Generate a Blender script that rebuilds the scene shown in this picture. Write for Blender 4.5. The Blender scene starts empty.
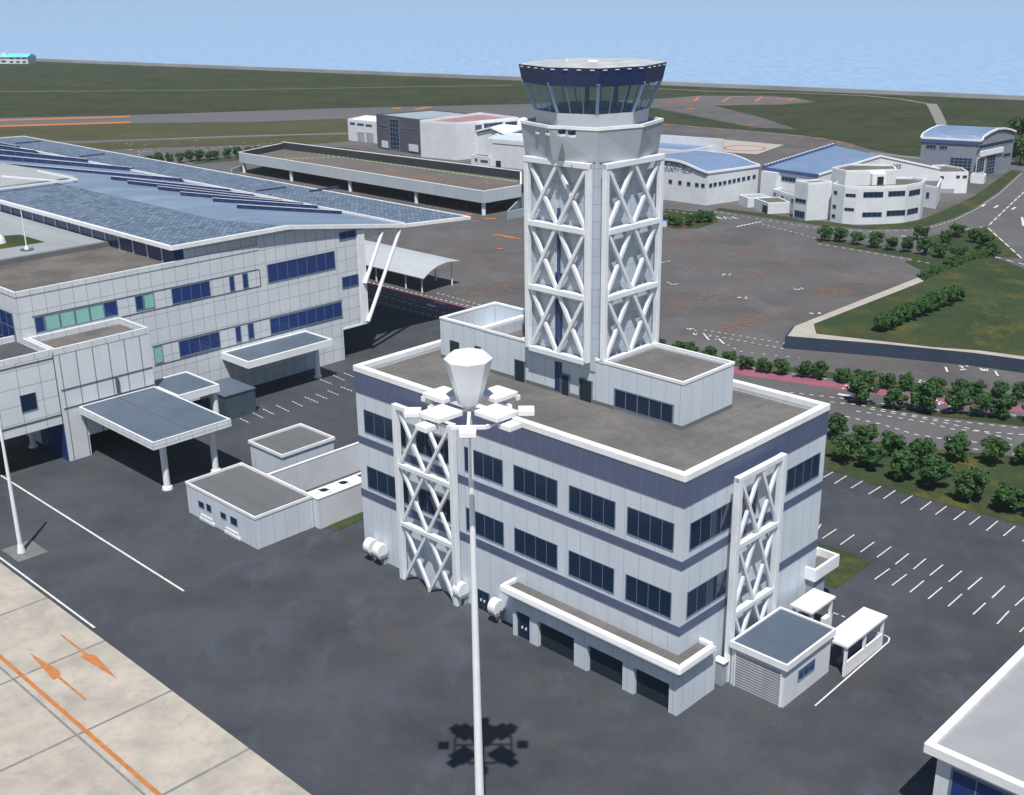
import bpy, bmesh, math, random
from mathutils import Vector, Matrix
from mathutils.geometry import tessellate_polygon
random.seed(7)
C = bpy.context.scene.collection
rad = math.radians
# ------------------------------------------------------------------ camera geometry
FPX, PIT, ROL, HC = 1166.4, rad(19.79), rad(-0.754), 54.0
cp, sp = math.cos(PIT), math.sin(PIT)
FW = Vector((0, cp, -sp)); R0 = Vector((1, 0, 0)); U0 = Vector((0, sp, cp))
RT = R0*math.cos(ROL) + U0*math.sin(ROL); UP = U0*math.cos(ROL) - R0*math.sin(ROL)
CAM = Vector((0, 0, HC))
def ray(x, y): return FW + RT*((x-512)/FPX) - UP*((y-397.5)/FPX)
def at(x, y, z=0.0):
    d = ray(x, y); p = CAM + d*((z-HC)/d.z); p.z = z; return p
def hgt(x, y, p):
    d = ray(x, y); t = (d.x*p.x + d.y*p.y)/(d.x**2 + d.y**2); return HC + t*d.z
# ------------------------------------------------------------------ building frame (u, v)
YAW = rad(44.36)
EV = Vector((math.sin(YAW), math.cos(YAW), 0)); EU = Vector((-math.cos(YAW), math.sin(YAW), 0))
NO = Vector((12.5685, 78.0435, 0))
RZ = math.atan2(EV.y, EV.x)
def G(u, v, z=0.0): return NO + EU*u + EV*v + Vector((0, 0, z))
# ------------------------------------------------------------------ materials
def nodes(name):
    m = bpy.data.materials.new(name); m.use_nodes = True
    nt = m.node_tree; b = nt.nodes['Principled BSDF']; return m, nt, b
def mth(nt, op, a, b=None, c=None):
    n = nt.nodes.new('ShaderNodeMath'); n.operation = op
    for i, x in enumerate((a, b, c)):
        if x is None: continue
        if isinstance(x, (int, float)): n.inputs[i].default_value = x
        else: nt.links.new(x, n.inputs[i])
    return n.outputs[0]
def mixc(nt, f, a, b, blend='MIX'):
    n = nt.nodes.new('ShaderNodeMix'); n.data_type = 'RGBA'; n.blend_type = blend
    for s, x in ((n.inputs[0], f), (n.inputs[6], a), (n.inputs[7], b)):
        if isinstance(x, (int, float)): s.default_value = x
        elif isinstance(x, (tuple, list)): s.default_value = (*x[:3], 1)
        else: nt.links.new(x, s)
    return n.outputs[2]
def noise(nt, co, scale, detail=4, rough=.55, stretch=None):
    if stretch:
        mp = nt.nodes.new('ShaderNodeMapping'); mp.inputs['Scale'].default_value = stretch
        nt.links.new(co, mp.inputs[0]); co = mp.outputs[0]
    n = nt.nodes.new('ShaderNodeTexNoise'); n.inputs['Scale'].default_value = scale
    n.inputs['Detail'].default_value = detail; n.inputs['Roughness'].default_value = rough
    nt.links.new(co, n.inputs['Vector']); return n.outputs['Fac']
def ramp(nt, f, a, b):
    n = nt.nodes.new('ShaderNodeMapRange'); nt.links.new(f, n.inputs[0])
    n.inputs[1].default_value = a; n.inputs[2].default_value = b; return n.outputs[0]
def lines(nt, comp, period, width, off=0.0):
    f = mth(nt, 'FRACT', mth(nt, 'DIVIDE', mth(nt, 'ADD', comp, 1000*period+off), period))
    return mth(nt, 'LESS_THAN', f, width/period)
def M(name, col, col2=None, scale=.5, rough=.6, detail=5, grid=None, gcol=None, spec=.4, metal=0,
      streak=0, bump=0, bscale=20, stretch=None, fine=0, fscale=6, lo=.35, hi=.65, cell=None):
    m, nt, b = nodes(name)
    tc = nt.nodes.new('ShaderNodeTexCoord'); co = tc.outputs['Object']
    col2 = col2 or tuple(c*.86 for c in col)
    out = mixc(nt, ramp(nt, noise(nt, co, scale, detail, .6, stretch), lo, hi), col, col2)
    if fine:
        out = mixc(nt, mth(nt, 'MULTIPLY', ramp(nt, noise(nt, co, fscale, 3, .7), .4, .75), fine), out, tuple(c*.45 for c in col2))
    if streak:   # rain marks running down a wall
        s = ramp(nt, noise(nt, co, 1.3, 3, .6, (1, 1, .07)), .5, .8)
        out = mixc(nt, mth(nt, 'MULTIPLY', s, streak), out, tuple(c*.6 for c in col))
    if cell:     # shingle-like variation
        v = nt.nodes.new('ShaderNodeTexBrick'); v.inputs['Scale'].default_value = cell[0]
        v.inputs['Color1'].default_value = (*cell[1], 1); v.inputs['Color2'].default_value = (*cell[2], 1)
        v.inputs['Mortar'].default_value = (*cell[3], 1); v.inputs['Mortar Size'].default_value = cell[4]
        v.inputs['Brick Width'].default_value = .9; v.inputs['Row Height'].default_value = .55
        nt.links.new(co, v.inputs['Vector']); out = mixc(nt, cell[5], out, v.outputs['Color'])
    if grid:
        sx = nt.nodes.new('ShaderNodeSeparateXYZ'); nt.links.new(co, sx.inputs[0])
        sn = nt.nodes.new('ShaderNodeSeparateXYZ'); nt.links.new(tc.outputs['Normal'], sn.inputs[0])
        ph, pz, w = grid[:3]
        tot = None
        if ph:
            ax = mth(nt, 'GREATER_THAN', mth(nt, 'ABSOLUTE', sn.outputs[0]), .6)
            ay = mth(nt, 'GREATER_THAN', mth(nt, 'ABSOLUTE', sn.outputs[1]), .6)
            az = mth(nt, 'GREATER_THAN', mth(nt, 'ABSOLUTE', sn.outputs[2]), .6)
            lx = lines(nt, sx.outputs[0], ph, w); ly = lines(nt, sx.outputs[1], ph, w)
            if len(grid) > 3:
                lt = {'top': None, 'x': lx, 'y': ly}[grid[3]] or mth(nt, 'MAXIMUM', lx, ly)
                tot = mth(nt, 'MULTIPLY', lt, az)
            else:
                tot = mth(nt, 'MAXIMUM', mth(nt, 'MULTIPLY', lx, ay), mth(nt, 'MULTIPLY', ly, ax))
        if pz:
            nz = mth(nt, 'LESS_THAN', mth(nt, 'ABSOLUTE', sn.outputs[2]), .6)
            lz = mth(nt, 'MULTIPLY', lines(nt, sx.outputs[2], pz, w), nz)
            tot = mth(nt, 'MAXIMUM', tot, lz) if tot else lz
        out = mixc(nt, tot, out, gcol or tuple(c*.4 for c in col))
    nt.links.new(out, b.inputs['Base Color'])
    b.inputs['Roughness'].default_value = rough; b.inputs['Metallic'].default_value = metal
    b.inputs['Specular IOR Level'].default_value = spec
    if bump:
        bp = nt.nodes.new('ShaderNodeBump'); bp.inputs['Strength'].default_value = bump
        nt.links.new(noise(nt, co, bscale, 4, .6), bp.inputs['Height']); nt.links.new(bp.outputs[0], b.inputs['Normal'])
    return m
W1 = (.58, .635, .70)
mWall = M('grey_white_panel', W1, (.53, .58, .64), .25, .45, grid=(1.5, 0, .05), gcol=(.33, .39, .46), streak=.22)
mTower = M('tower_panel', (.49, .55, .62), (.44, .495, .56), .3, .5, grid=(2.4, 1.45, .07), gcol=(.3, .36, .42), streak=.22)
mTerm = M('terminal_tile', (.64, .67, .70), (.58, .61, .645), .3, .5, grid=(1.75, 1.9, .07), gcol=(.27, .31, .36), streak=.15)
mTermL = M('terminal_large_tile', (.64, .67, .70), (.58, .61, .645), .3, .5, grid=(2.05, 0, .13), gcol=(.17, .20, .24), streak=.15)
mPlain = M('plain_white_wall', (.68, .70, .73), (.62, .64, .67), .4, .6, streak=.2)
mWhite = M('white_paint', (.80, .81, .83), (.74, .75, .77), .7, .4, streak=.12)
mCap = M('white_coping', (.82, .83, .84), (.72, .73, .74), .8, .5)
mFrame = M('white_steel', (.74, .765, .80), (.67, .695, .73), .8, .35, streak=.12)
mBand = M('slate_blue_band', (.095, .115, .20), (.083, .102, .18), .4, .45, grid=(1.5, 0, .04), gcol=(.14, .17, .26))
mNavy = M('navy_panel', (.020, .038, .125), (.016, .03, .10), .5, .4, grid=(1.7, 0, .05), gcol=(.09, .13, .26))
mGlass = M('dark_blue_glass', (.006, .019, .050), (.009, .025, .062), .35, .12, spec=.5, bump=.02, bscale=1.5)
mGlassN = M('navy_glass', (.014, .038, .15), (.018, .045, .17), .3, .15, spec=.5, bump=.02, bscale=1.5)
mTeal = M('teal_glass', (.27, .56, .50), (.24, .50, .46), .5, .2)
mMull = M('window_bar', (.17, .23, .31), None, 1, .4)
mBlack = M('dark_door', (.018, .026, .038), (.013, .02, .03), .6, .45)
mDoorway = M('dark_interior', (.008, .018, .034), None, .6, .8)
mRoof = M('roof_concrete', (.155, .148, .14), (.105, .10, .097), .22, .85, 6, grid=(4.6, 0, .07, 'top'), gcol=(.085, .082, .08), fine=.35, fscale=1.2)
mRoofB = M('roof_brown', (.16, .145, .13), (.095, .088, .08), .2, .85, 6, grid=(3.6, 0, .06, 'top'), gcol=(.08, .075, .07), fine=.3, fscale=1.2)
mRoofG = M('roof_felt_grey', (.125, .13, .138), (.10, .105, .112), .5, .8, 5, stretch=(1, .15, 1))
mRoofS = M('ribbed_blue_roof', (.085, .112, .155), (.072, .096, .135), .5, .5, 4, grid=(.62, 0, .07, 'x'), gcol=(.062, .082, .115))
mRoofT = M('ribbed_slate_roof', (.10, .135, .18), (.08, .11, .15), .4, .5, 4, grid=(.62, 0, .12, 'y'), gcol=(.058, .082, .118))
mRoofL = M('pale_roof', (.30, .305, .325), (.265, .27, .29), .35, .7, 5)
mDeck = M('light_deck', (.30, .32, .34), (.24, .255, .27), .12, .8, 6, stretch=(1, .25, 1), grid=(6, 0, .1, 'top'), gcol=(.2, .21, .225))
mShing = M('terminal_shingle', (.16, .212, .29), (.135, .185, .262), .09, .5, 4, cell=(1.0, (.26, .325, .42), (.035, .06, .10), (.05, .075, .115), .1, .72), fine=.35, fscale=1.6)
mSmooth = M('roof_light_strip', (.21, .275, .375), (.14, .195, .28), .15, .45, 5, stretch=(.1, 1, 1))
mHang = M('hangar_blue_roof', (.165, .235, .37), (.135, .20, .32), .2, .45, 4, grid=(2.0, 0, .14, 'x'), gcol=(.24, .33, .49))
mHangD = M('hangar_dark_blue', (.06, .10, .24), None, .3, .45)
mGrey = M('grey_metal_wall', (.24, .26, .31), (.21, .23, .28), .15, .5, grid=(7, 0, .12), gcol=(.17, .18, .22))
mGreyD = M('charcoal_cladding', (.105, .105, .135), (.09, .09, .12), .2, .5, grid=(4, 4, .1), gcol=(.07, .07, .09))
mPink = M('faded_red_roof', (.34, .20, .22), (.28, .17, .19), .15, .7, grid=(2.5, 0, .2, 'top'), gcol=(.25, .15, .17))
mTealR = M('pale_teal_roof', (.30, .38, .41), (.25, .32, .35), .2, .6)
mCyan = M('cyan_roof', (.20, .62, .80), (.17, .55, .72), .1, .5)
mBox = M('slate_shed', (.07, .10, .135), (.055, .08, .11), .5, .5, grid=(.5, 0, .09), gcol=(.045, .065, .09))
mShut = M('roller_shutter', (.52, .53, .55), (.40, .41, .43), 1.2, .45, 4, grid=(0, .24, .09), gcol=(.16, .17, .19), stretch=(1, 1, .2))
mGrateD = M('dark_parapet', (.04, .045, .055), (.03, .034, .042), .3, .8)
mDeckW = M('blue_grey_concrete', (.33, .38, .435), (.29, .335, .39), .15, .7, streak=.25)
mBlueW = M('retaining_wall_blue', (.035, .055, .095), (.027, .044, .078), .5, .8, fine=.3, fscale=3)
mRed = M('red_paint', (.45, .03, .03), None, 1, .5)
mText = M('blue_lettering', (.05, .08, .20), None, 1, .5)
mBark = M('bark', (.07, .05, .035), None, 5, .9)
# ground
mAsp = M('asphalt_near', (.098, .102, .112), (.060, .064, .073), .13, .88, 7, fine=.28, fscale=.8, lo=.3, hi=.7, bump=.08, bscale=3)
mAspF = M('asphalt_far', (.135, .131, .133), (.088, .086, .089), .06, .88, 7, fine=.22, fscale=.35, lo=.32, hi=.68, stretch=(.45, 1, 1))
mRoad = M('road_asphalt', (.135, .132, .135), (.11, .108, .11), .08, .85, 6, fine=.15, fscale=.6)
mStrip = M('taxiway_asphalt', (.115, .115, .12), (.088, .088, .092), .02, .85, 6, stretch=(.2, 1, 1))
mPale = M('pale_path', (.42, .38, .34), (.36, .325, .29), .4, .85, fine=.2, fscale=2)
mPath = M('coast_path', (.21, .21, .20), (.18, .18, .17), .1, .85)
mPinkL = M('pink_lane', (.30, .10, .145), (.24, .085, .12), .3, .8, fine=.2, fscale=1)
mLineW = M('white_marking', (.66, .66, .65), (.50, .50, .49), 1.5, .7)
mLineO = M('orange_marking', (.50, .18, .05), (.36, .14, .045), 1.2, .7)
mLineG = M('green_marking', (.42, .60, .22), None, 1.2, .7)
def asphalt(name, a, b, br, bl, k=1.0):
    m, nt, bs = nodes(name); tc = nt.nodes.new('ShaderNodeTexCoord'); co = tc.outputs['Object']
    c = mixc(nt, ramp(nt, noise(nt, co, .09*k, 7, .65), .3, .7), a, b)
    c = mixc(nt, mth(nt, 'MULTIPLY', ramp(nt, noise(nt, co, .21*k, 6, .7, (.6, 1, 1)), .5, .7), .6), c, br)
    c = mixc(nt, mth(nt, 'MULTIPLY', ramp(nt, noise(nt, co, .26*k, 6, .68, (1, .55, 1)), .53, .72), .6), c, bl)
    c = mixc(nt, mth(nt, 'MULTIPLY', ramp(nt, noise(nt, co, 3.0*k, 4, .75), .45, .8), .25), c, tuple(v*.5 for v in b))
    nt.links.new(c, bs.inputs['Base Color']); bs.inputs['Roughness'].default_value = .88; bs.inputs['Specular IOR Level'].default_value = .3
    return m
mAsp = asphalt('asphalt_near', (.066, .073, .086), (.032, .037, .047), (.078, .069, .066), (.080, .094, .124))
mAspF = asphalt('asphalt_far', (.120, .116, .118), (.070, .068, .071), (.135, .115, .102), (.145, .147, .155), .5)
mRoad = asphalt('road_asphalt', (.118, .115, .12), (.085, .083, .088), (.125, .11, .105), (.14, .14, .148), .7)
def grass_mat(name, a, b, y, ysc=.035):
    m, nt, bs = nodes(name)
    tc = nt.nodes.new('ShaderNodeTexCoord'); co = tc.outputs['Object']
    c = mixc(nt, ramp(nt, noise(nt, co, .035, 6, .65), .35, .65), a, b)
    c = mixc(nt, mth(nt, 'MULTIPLY', ramp(nt, noise(nt, co, .055, 3, .6), .48, .6), .5), c, tuple(v*.62 for v in b))
    c = mixc(nt, mth(nt, 'MULTIPLY', ramp(nt, noise(nt, co, .11, 6, .75), .50, .66), .7), c, y)
    c = mixc(nt, mth(nt, 'MULTIPLY', ramp(nt, noise(nt, co, .45, 5, .78), .42, .72), .6), c, tuple(v*.5 for v in a))
    nt.links.new(c, bs.inputs['Base Color']); bs.inputs['Roughness'].default_value = .95
    bs.inputs['Specular IOR Level'].default_value = .1
    return m
mGrass = grass_mat('grass', (.032, .056, .025), (.050, .068, .032), (.13, .12, .03))
mGrassF = grass_mat('grass_far', (.025, .042, .020), (.052, .060, .030), (.090, .083, .032))
mGrassB = grass_mat('grass_brown', (.070, .072, .036), (.085, .080, .042), (.10, .092, .05))
def apron_mat():
    m, nt, b = nodes('apron_concrete')
    tc = nt.nodes.new('ShaderNodeTexCoord'); co = tc.outputs['Object']
    c = mixc(nt, ramp(nt, noise(nt, co, .22, 6, .65), .35, .65), (.45, .405, .345), (.31, .285, .25))
    c = mixc(nt, mth(nt, 'MULTIPLY', ramp(nt, noise(nt, co, .7, 5, .7), .52, .7), .45), c, (.21, .205, .20))
    c = mixc(nt, mth(nt, 'MULTIPLY', ramp(nt, noise(nt, co, .4, 4, .6, (1.3, .9, 1)), .55, .7), .35), c, (.47, .41, .34))
    sx = nt.nodes.new('ShaderNodeSeparateXYZ'); nt.links.new(co, sx.inputs[0])
    l = mth(nt, 'MAXIMUM', lines(nt, sx.outputs[1], 11.05, .26), lines(nt, sx.outputs[0], 11.05, .2))
    l2 = mth(nt, 'MULTIPLY', l, ramp(nt, noise(nt, co, 1.2, 3), .1, .5))
    c = mixc(nt, l2, c, (.17, .17, .17))
    nt.links.new(c, b.inputs['Base Color']); b.inputs['Roughness'].default_value = .8
    return m
mApron = apron_mat()
def leaf_mat():
    m, nt, b = nodes('foliage')
    tc = nt.nodes.new('ShaderNodeTexCoord'); oi = nt.nodes.new('ShaderNodeObjectInfo')
    c = mixc(nt, ramp(nt, noise(nt, tc.outputs['Object'], 1.6, 3, .6), .35, .65), (.012, .048, .013), (.050, .118, .028))
    c = mixc(nt, mth(nt, 'MULTIPLY', oi.outputs['Random'], .35), c, (.05, .09, .03))
    nt.links.new(c, b.inputs['Base Color']); b.inputs['Roughness'].default_value = .7
    b.inputs['Specular IOR Level'].default_value = .2
    return m
mLeaf = leaf_mat()
def sea_mat():
    m, nt, b = nodes('sea_water')
    tc = nt.nodes.new('ShaderNodeTexCoord'); co = tc.outputs['Object']
    c = mixc(nt, ramp(nt, noise(nt, co, .2, 4, .65, (1, .24, 1)), .38, .62), (.325, .475, .68), (.235, .375, .59))
    c = mixc(nt, mth(nt, 'MULTIPLY', ramp(nt, noise(nt, co, .006, 5, .6, (.3, 1, 1)), .3, .7), .5), c, (.27, .42, .63))
    nt.links.new(c, b.inputs['Base Color']); b.inputs['Roughness'].default_value = .32
    b.inputs['IOR'].default_value = 1.33
    bp = nt.nodes.new('ShaderNodeBump'); bp.inputs['Strength'].default_value = .45; bp.inputs['Distance'].default_value = 1.5
    nt.links.new(noise(nt, co, .14, 5, .65, (1, .35, 1)), bp.inputs['Height']); nt.links.new(bp.outputs[0], b.inputs['Normal'])
    return m
mSea = sea_mat()
def cab_glass():
    m, nt, b = nodes('cab_glass')
    out = nt.nodes['Material Output']
    tr = nt.nodes.new('ShaderNodeBsdfTransparent'); tr.inputs[0].default_value = (.93, .965, .99, 1)
    b.inputs['Base Color'].default_value = (.20, .34, .48, 1); b.inputs['Roughness'].default_value = .06
    mx = nt.nodes.new('ShaderNodeMixShader'); mx.inputs[0].default_value = .17
    nt.links.new(tr.outputs[0], mx.inputs[1]); nt.links.new(b.outputs[0], mx.inputs[2]); nt.links.new(mx.outputs[0], out.inputs[0])
    return m
mCab = cab_glass()
# ------------------------------------------------------------------ mesh helpers
WM = {}
class MB:
    def __init__(s): s.v = []; s.f = []
    def add(s, vs, fs):
        n = len(s.v); s.v += [Vector(p) for p in vs]; s.f += [tuple(i+n for i in f) for f in fs]; return s
    def hexa(s, b, t):  # two quads
        return s.add(list(b)+list(t), [(3, 2, 1, 0), (4, 5, 6, 7), (0, 1, 5, 4), (1, 2, 6, 5), (2, 3, 7, 6), (3, 0, 4, 7)])
    def box(s, u0, u1, v0, v1, z0, z1):
        q = [(u0, v0), (u1, v0), (u1, v1), (u0, v1)]
        return s.hexa([G(a, b, z0) for a, b in q], [G(a, b, z1) for a, b in q])
    def prism(s, poly, z0, z1):
        n = len(poly); vs = [Vector((p[0], p[1], z0)) for p in poly]+[Vector((p[0], p[1], z1)) for p in poly]
        tri = tessellate_polygon([[Vector((p[0], p[1], 0)) for p in poly]])
        fs = [tuple(t) for t in tri]+[tuple(i+n for i in t) for t in tri]
        fs += [(i, (i+1) % n, (i+1) % n+n, i+n) for i in range(n)]
        return s.add(vs, fs)
    def sheet(s, pts):
        tri = tessellate_polygon([[Vector((p[0], p[1], 0)) for p in pts]]); return s.add(pts, [tuple(t) for t in tri])
    def beam(s, a, b, w, d, side=None):  # square bar, w along side, d across
        a = Vector(a); b = Vector(b); t = (b-a).normalized()
        sd = Vector(side) if side is not None else (Vector((0, 0, 1)) if abs(t.z) < .9 else Vector((1, 0, 0)))
        x = (sd - t*sd.dot(t)).normalized(); y = t.cross(x)
        q = [x*(i*w/2)+y*(j*d/2) for i, j in ((-1, -1), (1, -1), (1, 1), (-1, 1))]
        return s.hexa([a+k for k in q], [b+k for k in q])
    def cyl(s, a, b, r0, r1, n=12, ph=0):
        a = Vector(a); b = Vector(b); t = (b-a).normalized()
        x = t.orthogonal().normalized() if abs(t.z) < .99 else Vector((1, 0, 0)); y = t.cross(x)
        A = [a+(x*math.cos(ph+2*math.pi*i/n)+y*math.sin(ph+2*math.pi*i/n))*r0 for i in range(n)]
        B = [b+(x*math.cos(ph+2*math.pi*i/n)+y*math.sin(ph+2*math.pi*i/n))*r1 for i in range(n)]
        return s.add(A+B, [tuple(reversed(range(n))), tuple(range(n, 2*n))]+[(i, (i+1) % n, (i+1) % n+n, i+n) for i in range(n)])
    def ribbon(s, pts, w, z=None):
        dz = Vector((0, 0, random.uniform(0, .03)))
        for a, b in zip(pts[:-1], pts[1:]):
            t = (b-a); t.z = 0
            if t.length < 1e-6: continue
            t.normalize(); n = Vector((-t.y, t.x, 0))*w/2
            s.add([a-n+dz, b-n+dz, b+n+dz, a+n+dz], [(0, 1, 2, 3)])
        return s
    def build(s, name, mat, parent=None, origin=None, rotz=0.0, smooth=False, bevel=0):
        if parent is not None: mw = WM[parent.name]
        else:
            if origin is None:
                n = len(s.v); origin = Vector((sum(p.x for p in s.v)/n, sum(p.y for p in s.v)/n, min(p.z for p in s.v)))
            mw = Matrix.Translation(origin) @ Matrix.Rotation(rotz, 4, 'Z')
        inv = mw.inverted()
        me = bpy.data.meshes.new(name); me.from_pydata([inv @ p for p in s.v], [], s.f); me.update()
        bm = bmesh.new(); bm.from_mesh(me); bmesh.ops.recalc_face_normals(bm, faces=bm.faces); bm.to_mesh(me); bm.free()
        if smooth:
            for p in me.polygons: p.use_smooth = True
        me.materials.append(mat)
        o = bpy.data.objects.new(name, me); C.objects.link(o); WM[o.name] = mw
        if parent is not None: o.parent = parent
        else: o.matrix_world = mw
        if bevel:
            md = o.modifiers.new('bevel', 'BEVEL'); md.width = bevel; md.segments = 2; md.limit_method = 'ANGLE'
        return o
def tag(o, label, cat, group=None):
    o['label'] = label; o['category'] = cat
    if group: o['group'] = group
    return o
def thing(name, label, cat, loc, rotz=RZ, group=None):
    o = bpy.data.objects.new(name, None); C.objects.link(o); o.empty_display_size = .5
    mw = Matrix.Translation(loc) @ Matrix.Rotation(rotz, 4, 'Z'); o.matrix_world = mw; WM[o.name] = mw
    return tag(o, label, cat, group)
def struct(o): o['kind'] = 'structure'; return o
class Face:
    """vertical wall plane through world points A,B; a = metres from A, d = metres out towards the camera side"""
    def __init__(s, A, B):
        s.A = Vector((A[0], A[1], 0)); t = Vector((B[0]-A[0], B[1]-A[1], 0)); s.L = t.length; s.t = t.normalized()
        n = Vector((-s.t.y, s.t.x, 0)); s.n = n if n.dot(CAM-s.A) > 0 else -n
    def P(s, a, d, z): return s.A+s.t*a+s.n*d+Vector((0, 0, z))
    def px(s, x, y):
        r = ray(x, y); k = (s.A-CAM).dot(s.n)/r.dot(s.n); p = CAM+r*k; return (p-s.A).dot(s.t), p.z
    def box(s, mb, a0, a1, d0, d1, z0, z1):
        q = [(a0, d0), (a1, d0), (a1, d1), (a0, d1)]
        return mb.hexa([s.P(a, d, z0) for a, d in q], [s.P(a, d, z1) for a, d in q])
def window(root, F, a0, a1, z0, z1, n=4, fw=.12, proud=.07, glass=None, frame=None, bars=None, name='window', hbars=0):
    if a1 < a0: a0, a1 = a1, a0
    m = MB()
    F.box(m, a0, a1, .005, proud, z0, z0+fw); F.box(m, a0, a1, .005, proud, z1-fw, z1)
    F.box(m, a0, a0+fw, .006, proud-.002, z0+fw, z1-fw); F.box(m, a1-fw, a1, .006, proud-.002, z0+fw, z1-fw)
    w = m.build(name, frame or mMull, root)
    g = MB(); F.box(g, a0+fw, a1-fw, .004, proud*.4, z0+fw, z1-fw); g.build('pane', glass or mGlass, w)
    if n > 1 or hbars:
        b = MB(); bw = fw*.5
        for i in range(1, n):
            x = a0+(a1-a0)*i/n; F.box(b, x-bw/2, x+bw/2, .007, proud*.8, z0+fw, z1-fw)
        for i in range(1, hbars+1):
            z = z0+(z1-z0)*i/(hbars+1); F.box(b, a0+fw, a1-fw, .008, proud*.7, z-bw/2, z+bw/2)
        b.build('glazing_bar', bars or mMull, w)
    return w
def winpx(root, F, x0, y0, x1, y1, **k):
    a0, z1 = F.px(x0, y0); a1, z0 = F.px(x1, y1)
    return window(root, F, a0, a1, min(z0, z1), max(z0, z1), **k)
def truss(root, F, a0, a1, z0, z1, bays, off, post=.62, beam=.6, dia=.34, name='braced_frame', foot=False):
    """flat braced frame standing 'off' metres in front of face F"""
    h = (z1-z0)/bays; c = off; fr = None
    for a in (a0+post/2, a1-post/2):
        m = MB(); F.box(m, a-post/2, a+post/2, c-post/2, c+post/2, z0, z1)
        if fr is None: fr = m.build(name, mFrame, root, bevel=.04)
        else: m.build('frame_post', mFrame, fr, bevel=.04)
    for i in range(bays+1):
        if i == 0 and not foot: continue
        z = z0+h*i; zz = z-beam if i == bays else z-beam/2; m = MB()
        F.box(m, a0-(.0 if i == bays else -post), a1+(.0 if i == bays else -post), c-beam/2-.02, c+beam/2+.02, zz+.003, zz+beam+.003)
        m.build('cross_beam', mFrame, fr, bevel=.05)
    m = MB(); q = [a0+post, (a0+a1)/2, a1-post]
    for i in range(bays):
        lo = z0+h*i; hi = lo+h-(beam if i == bays-1 else 0)
        for k in (0, 1):
            m.beam(F.P(q[k], c+.06, hi), F.P(q[k+1], c+.06, lo), dia, dia*1.1, F.n)
            m.beam(F.P(q[k], c-.07, lo), F.P(q[k+1], c-.07, hi), dia, dia*1.1, F.n)
    m.build('diagonal_brace', mFrame, fr, bevel=.03)
    return fr
def parapet_ring(mb, poly, w, z0, z1):
    """coping ring round a convex world polygon"""
    n = len(poly); cx = sum(p.x for p in poly)/n; cy = sum(p.y for p in poly)/n
    inn = []
    for i in range(n):
        p0, p1, p2 = poly[i-1], poly[i], poly[(i+1) % n]
        e1 = (p1-p0).to_2d().normalized(); e2 = (p2-p1).to_2d().normalized()
        n1 = Vector((-e1.y, e1.x)); n2 = Vector((-e2.y, e2.x))
        if n1.dot(Vector((cx-p1.x, cy-p1.y))) < 0: n1 = -n1; n2 = -n2
        k = (n1+n2); k = k/max(.35, (1+n1.dot(n2)))
        inn.append(Vector((p1.x+k.x*w, p1.y+k.y*w, 0)))
    for i in range(n):
        j = (i+1) % n
        b = [poly[i], poly[j], inn[j], inn[i]]
        mb.hexa([Vector((p.x, p.y, z0)) for p in b], [Vector((p.x, p.y, z1)) for p in b])
    return mb
def rect(u0, u1, v0, v1): return [G(u0, v0), G(u1, v0), G(u1, v1), G(u0, v1)]
# ------------------------------------------------------------------ ground
GZ = [0]
def gsheet(name, pxs, mat, z, world=None, rotz=0, origin=None):
    GZ[0] += 1; z += .0006*GZ[0]
    pts = [Vector((p.x, p.y, z)) for p in (world or [at(*p) for p in pxs])]
    return struct(MB().sheet(pts).build(name, mat, None, origin or Vector((0, 0, z)), rotz))
coast = [at(*p) for p in [(-260, 47.5), (30, 60.5), (512, 79.5), (662, 84.5), (1024, 99.5), (1290, 111)]]
land = [coast[0]+(coast[0]-coast[1])*3]+coast+[coast[-1]+(coast[-1]-coast[-2])*3]
land += [Vector((1500, -500, 0)), Vector((-2500, -500, 0))]
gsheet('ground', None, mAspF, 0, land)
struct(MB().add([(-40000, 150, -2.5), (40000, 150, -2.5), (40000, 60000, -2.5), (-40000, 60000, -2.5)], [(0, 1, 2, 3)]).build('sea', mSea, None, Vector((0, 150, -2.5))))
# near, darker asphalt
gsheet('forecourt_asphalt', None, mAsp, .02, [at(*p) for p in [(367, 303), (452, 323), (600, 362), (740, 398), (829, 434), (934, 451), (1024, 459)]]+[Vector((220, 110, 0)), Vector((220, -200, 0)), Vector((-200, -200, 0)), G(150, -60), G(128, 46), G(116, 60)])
ap = [G(-200, -26.2), G(190, -26.2), G(190, -200), G(-200, -200)]
o = gsheet('concrete_apron', None, mApron, .06, ap, RZ, Vector((*G(52.9, -34.4).xy, .06)))
# grass
gsheet('grass_far', [(-260, 49), (30, 61.5), (512, 80.5), (662, 85.5), (1024, 100.5), (1290, 112), (1260, 200), (1024, 164), (1012, 160), (925, 157), (900, 155), (868, 149), (850, 143), (827, 138.5), (790, 134), (752, 130.5), (700, 126.5), (662, 123), (638, 122), (638, 107), (659, 108.7), (705, 118), (752, 127.5), (797, 129.4), (760, 117), (715, 105.7), (780, 105), (816, 102), (795, 97.5), (764, 95.6), (700, 95.6), (647, 99.4), (523, 104), (341, 108), (260, 110.7), (132, 115), (-260, 123)], mGrassF, .05)
gsheet('grass_strip', [(-260, 135), (0, 127.5), (131, 123.5), (260, 122), (341, 119), (349, 120), (349, 132), (230, 135.5), (160, 138.5), (80, 141.5), (-260, 155)], mGrassB, .05)
gsheet('grass_strip_lower', [(-260, 158), (80, 144), (160, 141), (230, 138), (349, 134.5), (352, 141), (310, 144), (240, 145), (150, 148), (60, 152), (-100, 160)], mGrassB, .05)
gsheet('grass_tree_row', [(190, 160), (240, 156), (300, 150), (340, 147), (360, 150), (300, 154), (240, 160), (195, 164)], mGrass, .05)
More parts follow.
